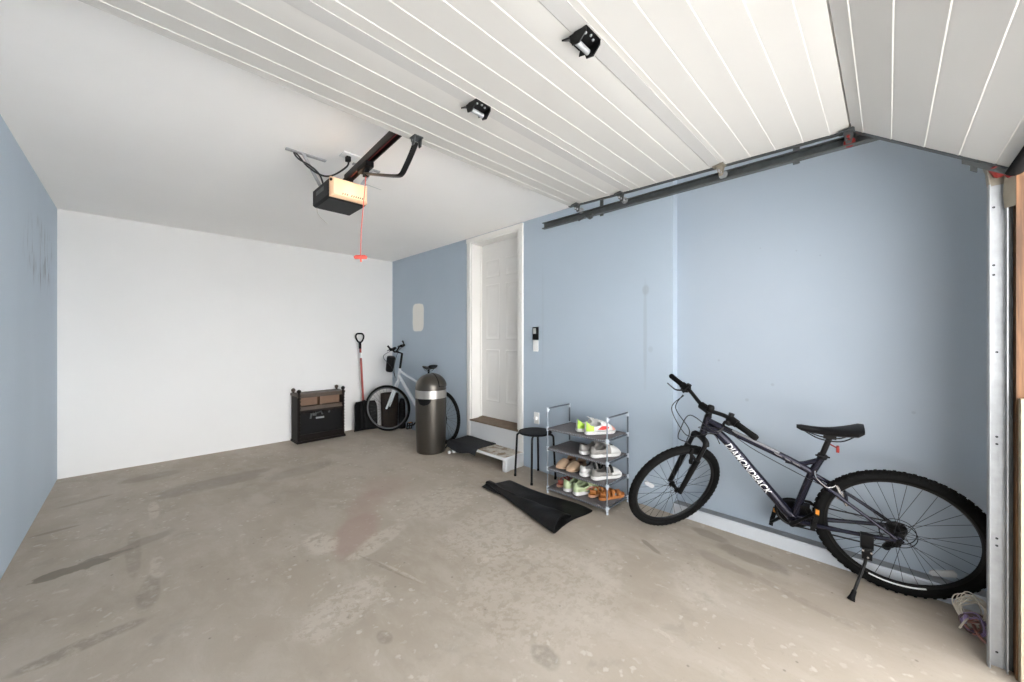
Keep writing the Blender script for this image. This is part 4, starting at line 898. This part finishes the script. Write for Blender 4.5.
def shoe(name, label, loc, ang, upper, sole, inside, group, L=.275, wd=.098, hc=.068, ho=.052, ht=.042, sh=.022, top_t=.46, lace=None, heelm=None, toem=None, accent=None, strap=None, tongue=None, scale=1, tuck=0):
    t = thing(name, label, 'shoe', loc, ang, group); N = 22
    m = MB(); ts = [i/N for i in range(N+1)]
    for k, (o_f, zz) in enumerate(((.004, 0), )):
        lo_ = [V((x*L, outline(x, L, wd)+.004, 0)) for x in ts]+[V((x*L, -outline(x, L, wd)-.004, 0)) for x in reversed(ts)]
        spr = lambda x: .006*max(0, (x-.8)/.2)**2
        a = [V((p.x, p.y*.96, p.z+spr(p.x/L)*1.4)) for p in lo_]; b = [V((p.x+(.004 if p.x > L/2 else -.004), p.y, sh*.6+spr(p.x/L)*1.6)) for p in lo_]; c_ = [V((p.x, p.y*.97, sh+spr(p.x/L)+(.006 if p.x < L*.3 else 0))) for p in lo_]
        m.rings([a, b, c_])
    so_ = m.build('sole', sole, t, ang=50)
    m = MB(); K_ = 12; rim = .68
    def hgt(x):
        if x < .10: return hc+.004*math.sin(x*30)
        if x < .30: return hc-(hc-ho+.008)*(x-.10)/.20
        if x < top_t: return ho-.008+(.018)*((x-.30)/(top_t-.30))
        e = (x-top_t)/(1-top_t); return (ho+.010)*(1-e)**1.15+ht*.75*(e)*(1-e**3)+.010*(1-e**4)
    rows = []
    for i, x in enumerate(ts):
        w_ = outline(x, L, wd)*.97; h = hgt(x); row = []
        for k in range(K_+1):
            s_ = k/K_*2-1; q_ = abs(s_)
            if x < top_t: y_ = w_*math.copysign((1-(1-q_)**2.0*.62) if q_ > .001 else .0, s_); zq = sh+.004+(h-.0)*(1-q_**3.2)
            else: y_ = w_*math.copysign(math.sin(q_*PI/2), s_); zq = sh+.004+h*math.cos(q_*PI/2)**.8
            row.append(V((x*L+(.010*(1-q_) if x < .02 else 0), y_, zq)))
        rows.append(row)
    vs = [[m.bm.verts.new(p) for p in r] for r in rows]
    for i in range(N):
        for k in range(K_):
            xm = (ts[i]+ts[i+1])/2; sm_ = abs((k+.5)/K_*2-1)
            if ts[i+1] < top_t and ts[i] > .02 and sm_ < (.70 if xm > .08 else .5): continue
            m.mi = 0
            if heelm and xm < .24: m.mi = 1
            if toem and xm > (.80 if toem is S_pink else .58): m.mi = 2
            m._f([vs[i][k], vs[i][k+1], vs[i+1][k+1], vs[i+1][k]])
    m.mi = 0; bmesh.ops.contextual_create(m.bm, geom=vs[0]); 
    u_ = m.build('upper', [upper, heelm or upper, toem or upper], t, ang=60, solid=.0035)
    m = MB(); pl = [V((x*L, outline(x, L, wd)*.8, sh+.012)) for x in ts if .02 < x < .62]; pl += [V((p.x, -p.y, p.z)) for p in reversed(pl)]
    m.prism(pl, (0, 0, .003)); m.build('insole', inside, t)
    if tongue or lace:
        m = MB(); r_ = []
        for k in range(7):
            x = top_t-.06+.16*k/6; r_.append([V((x*L-.012*(1-k/6), y_*.019, hgt(max(x, top_t+.001))+sh+.010+(.010 if k < 2 else .002)-abs(y_)*.006)) for y_ in (-1, -.5, 0, .5, 1)])
        m.rings(r_, close=False, cap=False); m.build('tongue', tongue or upper, t, solid=.004)
    if lace:
        m = MB()
        for k in range(5):
            x = top_t+.02+.05*k; h = hgt(x)+sh+.007; w_ = outline(x, L, wd)*.42
            m.tube(crv([(x*L-.004, -w_, h-.010), (x*L, 0, h+.004), (x*L+.004, w_, h-.010)], 3), .0026, 6)
        m.build('laces', lace, t)
    if accent:
        m = MB()
        for s_ in (-1, 1):
            pt = []
            for x, f in ((.34, .22), (.50, .10), (.66, .22), (.70, .42), (.60, .50), (.48, .42)):
                w_ = outline(x, L, wd); pt.append(V((x*L, s_*(w_*math.cos(f*.9)+.0035), sh+.004+hgt(x)*math.sin(f*1.3))))
            m.prism(pt, (0, s_*.0015, 0))
        m.build('side_flash', accent, t, label='coloured side flash')
    if strap:
        for x in (.42, .58):
            m = MB(); w_ = outline(x, L, wd); h = hgt(max(x, top_t+.001))+sh+.008
            r_ = [[V((x*L+dx, math.sin(a_)*(w_+.004), sh+.006+(h-sh)*math.cos(a_)**.8)) for a_ in [(-1.35+2.7*k/10) for k in range(11)]] for dx in (-.013, .013)]
            m.rings(r_, close=False, cap=False); m.build('strap', strap, t, solid=.003)
    return t
def sandal(label, loc, ang, leather, bed, group, L=.25, wd=.084):
    t = thing('sandal', label, 'sandal', loc, ang, group); N = 20; ts = [i/N for i in range(N+1)]
    pl = [V((x*L, outline(x, L, wd), 0)) for x in ts]+[V((x*L, -outline(x, L, wd), 0)) for x in reversed(ts)]
    m = MB(); m.rings([pl, [V((p.x, p.y*1.02, .018)) for p in pl]]); m.build('sole', bed, t)
    m = MB(); m.rings([[V((p.x, p.y*.98, .018)) for p in pl], [V((p.x, p.y*.95, .022)) for p in pl]]); m.build('footbed', leather, t)
    for x, h, wv in ((.52, .050, .030), (.74, .040, .032), (.30, .058, .018)):
        m = MB(); w_ = outline(x, L, wd); tilt = .02 if x > .4 else -.0
        r_ = [[V((x*L+dx+tilt*math.sin(a_)*.5, math.sin(a_)*(w_+.003), .012+h*max(0, math.cos(a_))**.7)) for a_ in [(-1.5+3*k/12) for k in range(13)]] for dx in (-wv/2, 0, wv/2)]
        m.rings(r_, close=False, cap=False); m.build('strap', leather, t, solid=.0035)
    m = MB(); r_ = [[V((.03*L*0+.012+.030*abs(math.sin(a_))**2+(.0), math.sin(a_)*outline(.12, L, wd), z)) for a_ in [(-1.5+3*k/10) for k in range(11)]] for z in (.028, .060)]
    m.rings(r_, close=False, cap=False); m.build('heel_strap', leather, t, solid=.003)
    m = MB(); m.box((.52*L-.008, -outline(.52, L, wd)-.006, .03), (.52*L+.008, -outline(.52, L, wd)+.002, .046)); m.build('buckle', Chrome, t)
    return t
sz = [z+.0115 for z in LZ]; DR = math.radians
shoe('running_shoe', 'neon and white running shoe on the top shelf, half hidden behind its mate', (2.64, 1.865, sz[3]), DR(-30), S_white, S_white, S_in, 'shoes on the rack', hc=.070, ho=.058, lace=S_white, heelm=S_neon, toem=S_pink, tongue=S_white)
shoe('running_shoe', 'neon heeled running shoe with red flash and coral toe, front of the top shelf pair', (2.605, 1.755, sz[3]), DR(-28), S_white, S_white, S_in, 'shoes on the rack', hc=.070, ho=.058, lace=S_white, heelm=S_neon, toem=S_pink, accent=S_red, tongue=S_white)
shoe('slip_on_shoe', 'grey knit slip-on shoe with white sole, farther one on second shelf from top', (2.615, 1.812, sz[2]), DR(-24), S_grey, S_white, S_linen, 'shoes on the rack', hc=.054, ho=.050, top_t=.50)
shoe('slip_on_shoe', 'grey and white shoe with black edging, nearer one on second shelf from top', (2.60, 1.695, sz[2]), DR(-24), S_grey, S_white, S_linen, 'shoes on the rack', hc=.054, ho=.052, top_t=.50, toem=S_white, tongue=S_white, lace=S_blk)
shoe('loafer', 'beige leather loafer nearest the stool on third shelf', (2.865, 2.055, sz[1]), DR(186), S_beige, S_beige, S_brownin, 'shoes on the rack', hc=.066, ho=.036, sh=.012, ht=.030, top_t=.55)
shoe('loafer', 'beige leather loafer between its mate and the white trainers', (2.865, 1.945, sz[1]), DR(186), S_beige, S_beige, S_brownin, 'shoes on the rack', hc=.066, ho=.036, sh=.012, ht=.030, top_t=.55)
shoe('trainer', 'white trainer with grey lining beside the beige loafers', (2.60, 1.795, sz[1]), DR(-20), S_white, S_white, S_linen, 'shoes on the rack', hc=.052, ho=.050, top_t=.50, strap=S_blk)
shoe('trainer', 'white trainer with black straps at the open end of the third shelf', (2.60, 1.685, sz[1]), DR(-24), S_grey, S_white, S_linen, 'shoes on the rack', hc=.052, ho=.050, top_t=.50, toem=S_white, strap=S_blk)
sandal('rose leather sandal on the bottom shelf below the loafers', (2.63, 2.06, sz[0]), DR(-5), S_rose, S_tan, 'sandals on the rack')
shoe('sneaker', 'pale green and white sneaker beside the rose sandal on bottom shelf', (2.60, 1.96, sz[0]), DR(-12), S_mint, S_white, S_in, 'shoes on the rack', hc=.068, heelm=S_mint, toem=S_pink, lace=S_white)
shoe('sneaker', 'pale green sneaker with salmon toe in the middle of bottom shelf', (2.595, 1.862, sz[0]), DR(-22), S_mint, S_white, S_in, 'shoes on the rack', hc=.068, heelm=S_mint, toem=S_pink, lace=S_white, accent=S_pink)
sandal('orange brown sandal at the back of the bottom shelf', (2.645, 1.742, sz[0]), DR(-14), S_orange, S_tan, 'sandals on the rack')
sandal('orange brown sandal at the bottom shelf end nearest the bicycle', (2.655, 1.652, sz[0]), DR(-20), S_orange, S_orange, 'sandals on the rack')

# ------------------------------------------------------------------ half rolled floor mat
m = MB(); NY = 26; rings = []
for j in range(NY+1):
    t = j/NY                                          # 0 near end, 1 far end
    y = 1.64+t*.95
    xe = 2.53+.012*math.sin(t*7); xf = 2.03+t*.26; lift = .075*(1-t)+.052*t
    back = 2.30-.02*t-.03*math.sin(t*PI)*(1-t)
    prof = [(xe, .010+.012*max(0, math.sin(t*5+1))), (xe-.06, .006), (xe-.14, .006+.010*math.sin(t*9)**2), (xe-(xe-xf)*.55, .006), (xf+.06, .006), (xf+.015, .010), (xf-.004, .022+.01*t), (xf+.012, lift*.72), (xf+.05, lift), (xf+(back-xf)*.45, lift*1.02), (xf+(back-xf)*.72, lift*.92), (back-.01, lift*.72), (back+.002, lift*.50), (back-.02, lift*.36), (back-.07, lift*.34)]
    yo = [0]*len(prof)
    rings.append([V((px, y+(.03*math.sin(px*9)) - .10*(px-2.28)*(1 if t < .5 else .4)*0, pz)) for px, pz in prof])
rings = [[p+V((0, 0, .004*math.sin(j*1.1+i*.9))) if i > 7 else p for i, p in enumerate(r)] for j, r in enumerate(rings)]
m.rings(rings, close=False, cap=False)
o = m.build('floor_mat', Kfab, solid=.006, ang=60, sub=1)
tag(o, 'black rubber floor mat folded half over itself on the concrete before the shoe rack', 'mat')

# ------------------------------------------------------------------ coil of wire behind the track
wc = thing('wire_bundle', 'tangled cream and reddish wires on the floor behind the steel track', 'wire bundle', (2.72, -.275, 0))
cols_ = [Cream, Cream, mat('violet wire', (.22, .16, .3), .5), mat('rust wire', (.35, .16, .13), .6), mat('dark brown wire', (.08, .05, .045), .6)]
for k in range(5):
    m = MB(); n = 8 if k < 2 else 3
    for r_ in range(n):
        rad = random.uniform(.045, .075) if k < 2 else random.uniform(.03, .055); cz = (.11 if k < 2 else .055)+random.uniform(-.01, .01); cx = -.0 if k < 2 else -.03; tx, ty = random.uniform(-.5, .5), random.uniform(-.3, .3)
        pts = [V((cx+.35*rad*math.sin(a_+tx*4)+.008*math.sin(3*a_+r_), rad*math.cos(a_)*(.75+.3*ty)+.006*math.sin(a_*2+r_), max(.006, cz+rad*(.85+.2*tx)*math.sin(a_)))) for a_ in [2*PI*j/22 for j in range(22)]]
        m.tube(pts, .0022 if k < 2 else .004, 5, loop=True)
    if k == 1: m.tube(crv([(0, 0, .09), (-.05, .02, .085), (-.10, .04, .075), (-.13, .05, .07)], 4), .004, 5)
    if k == 3: m.tube(crv([(0, 0, .05), (-.04, -.01, .03), (-.06, -.03, .012), (-.02, -.06, .006), (.05, -.08, .006)], 4), .007, 6)
    if k == 2: m.tube(crv([(.02, .0, .08), (-.03, .02, .09), (-.06, .03, .075), (-.03, .03, .05)], 4), .008, 6)
    m.build('wire_coil', cols_[k], wc)
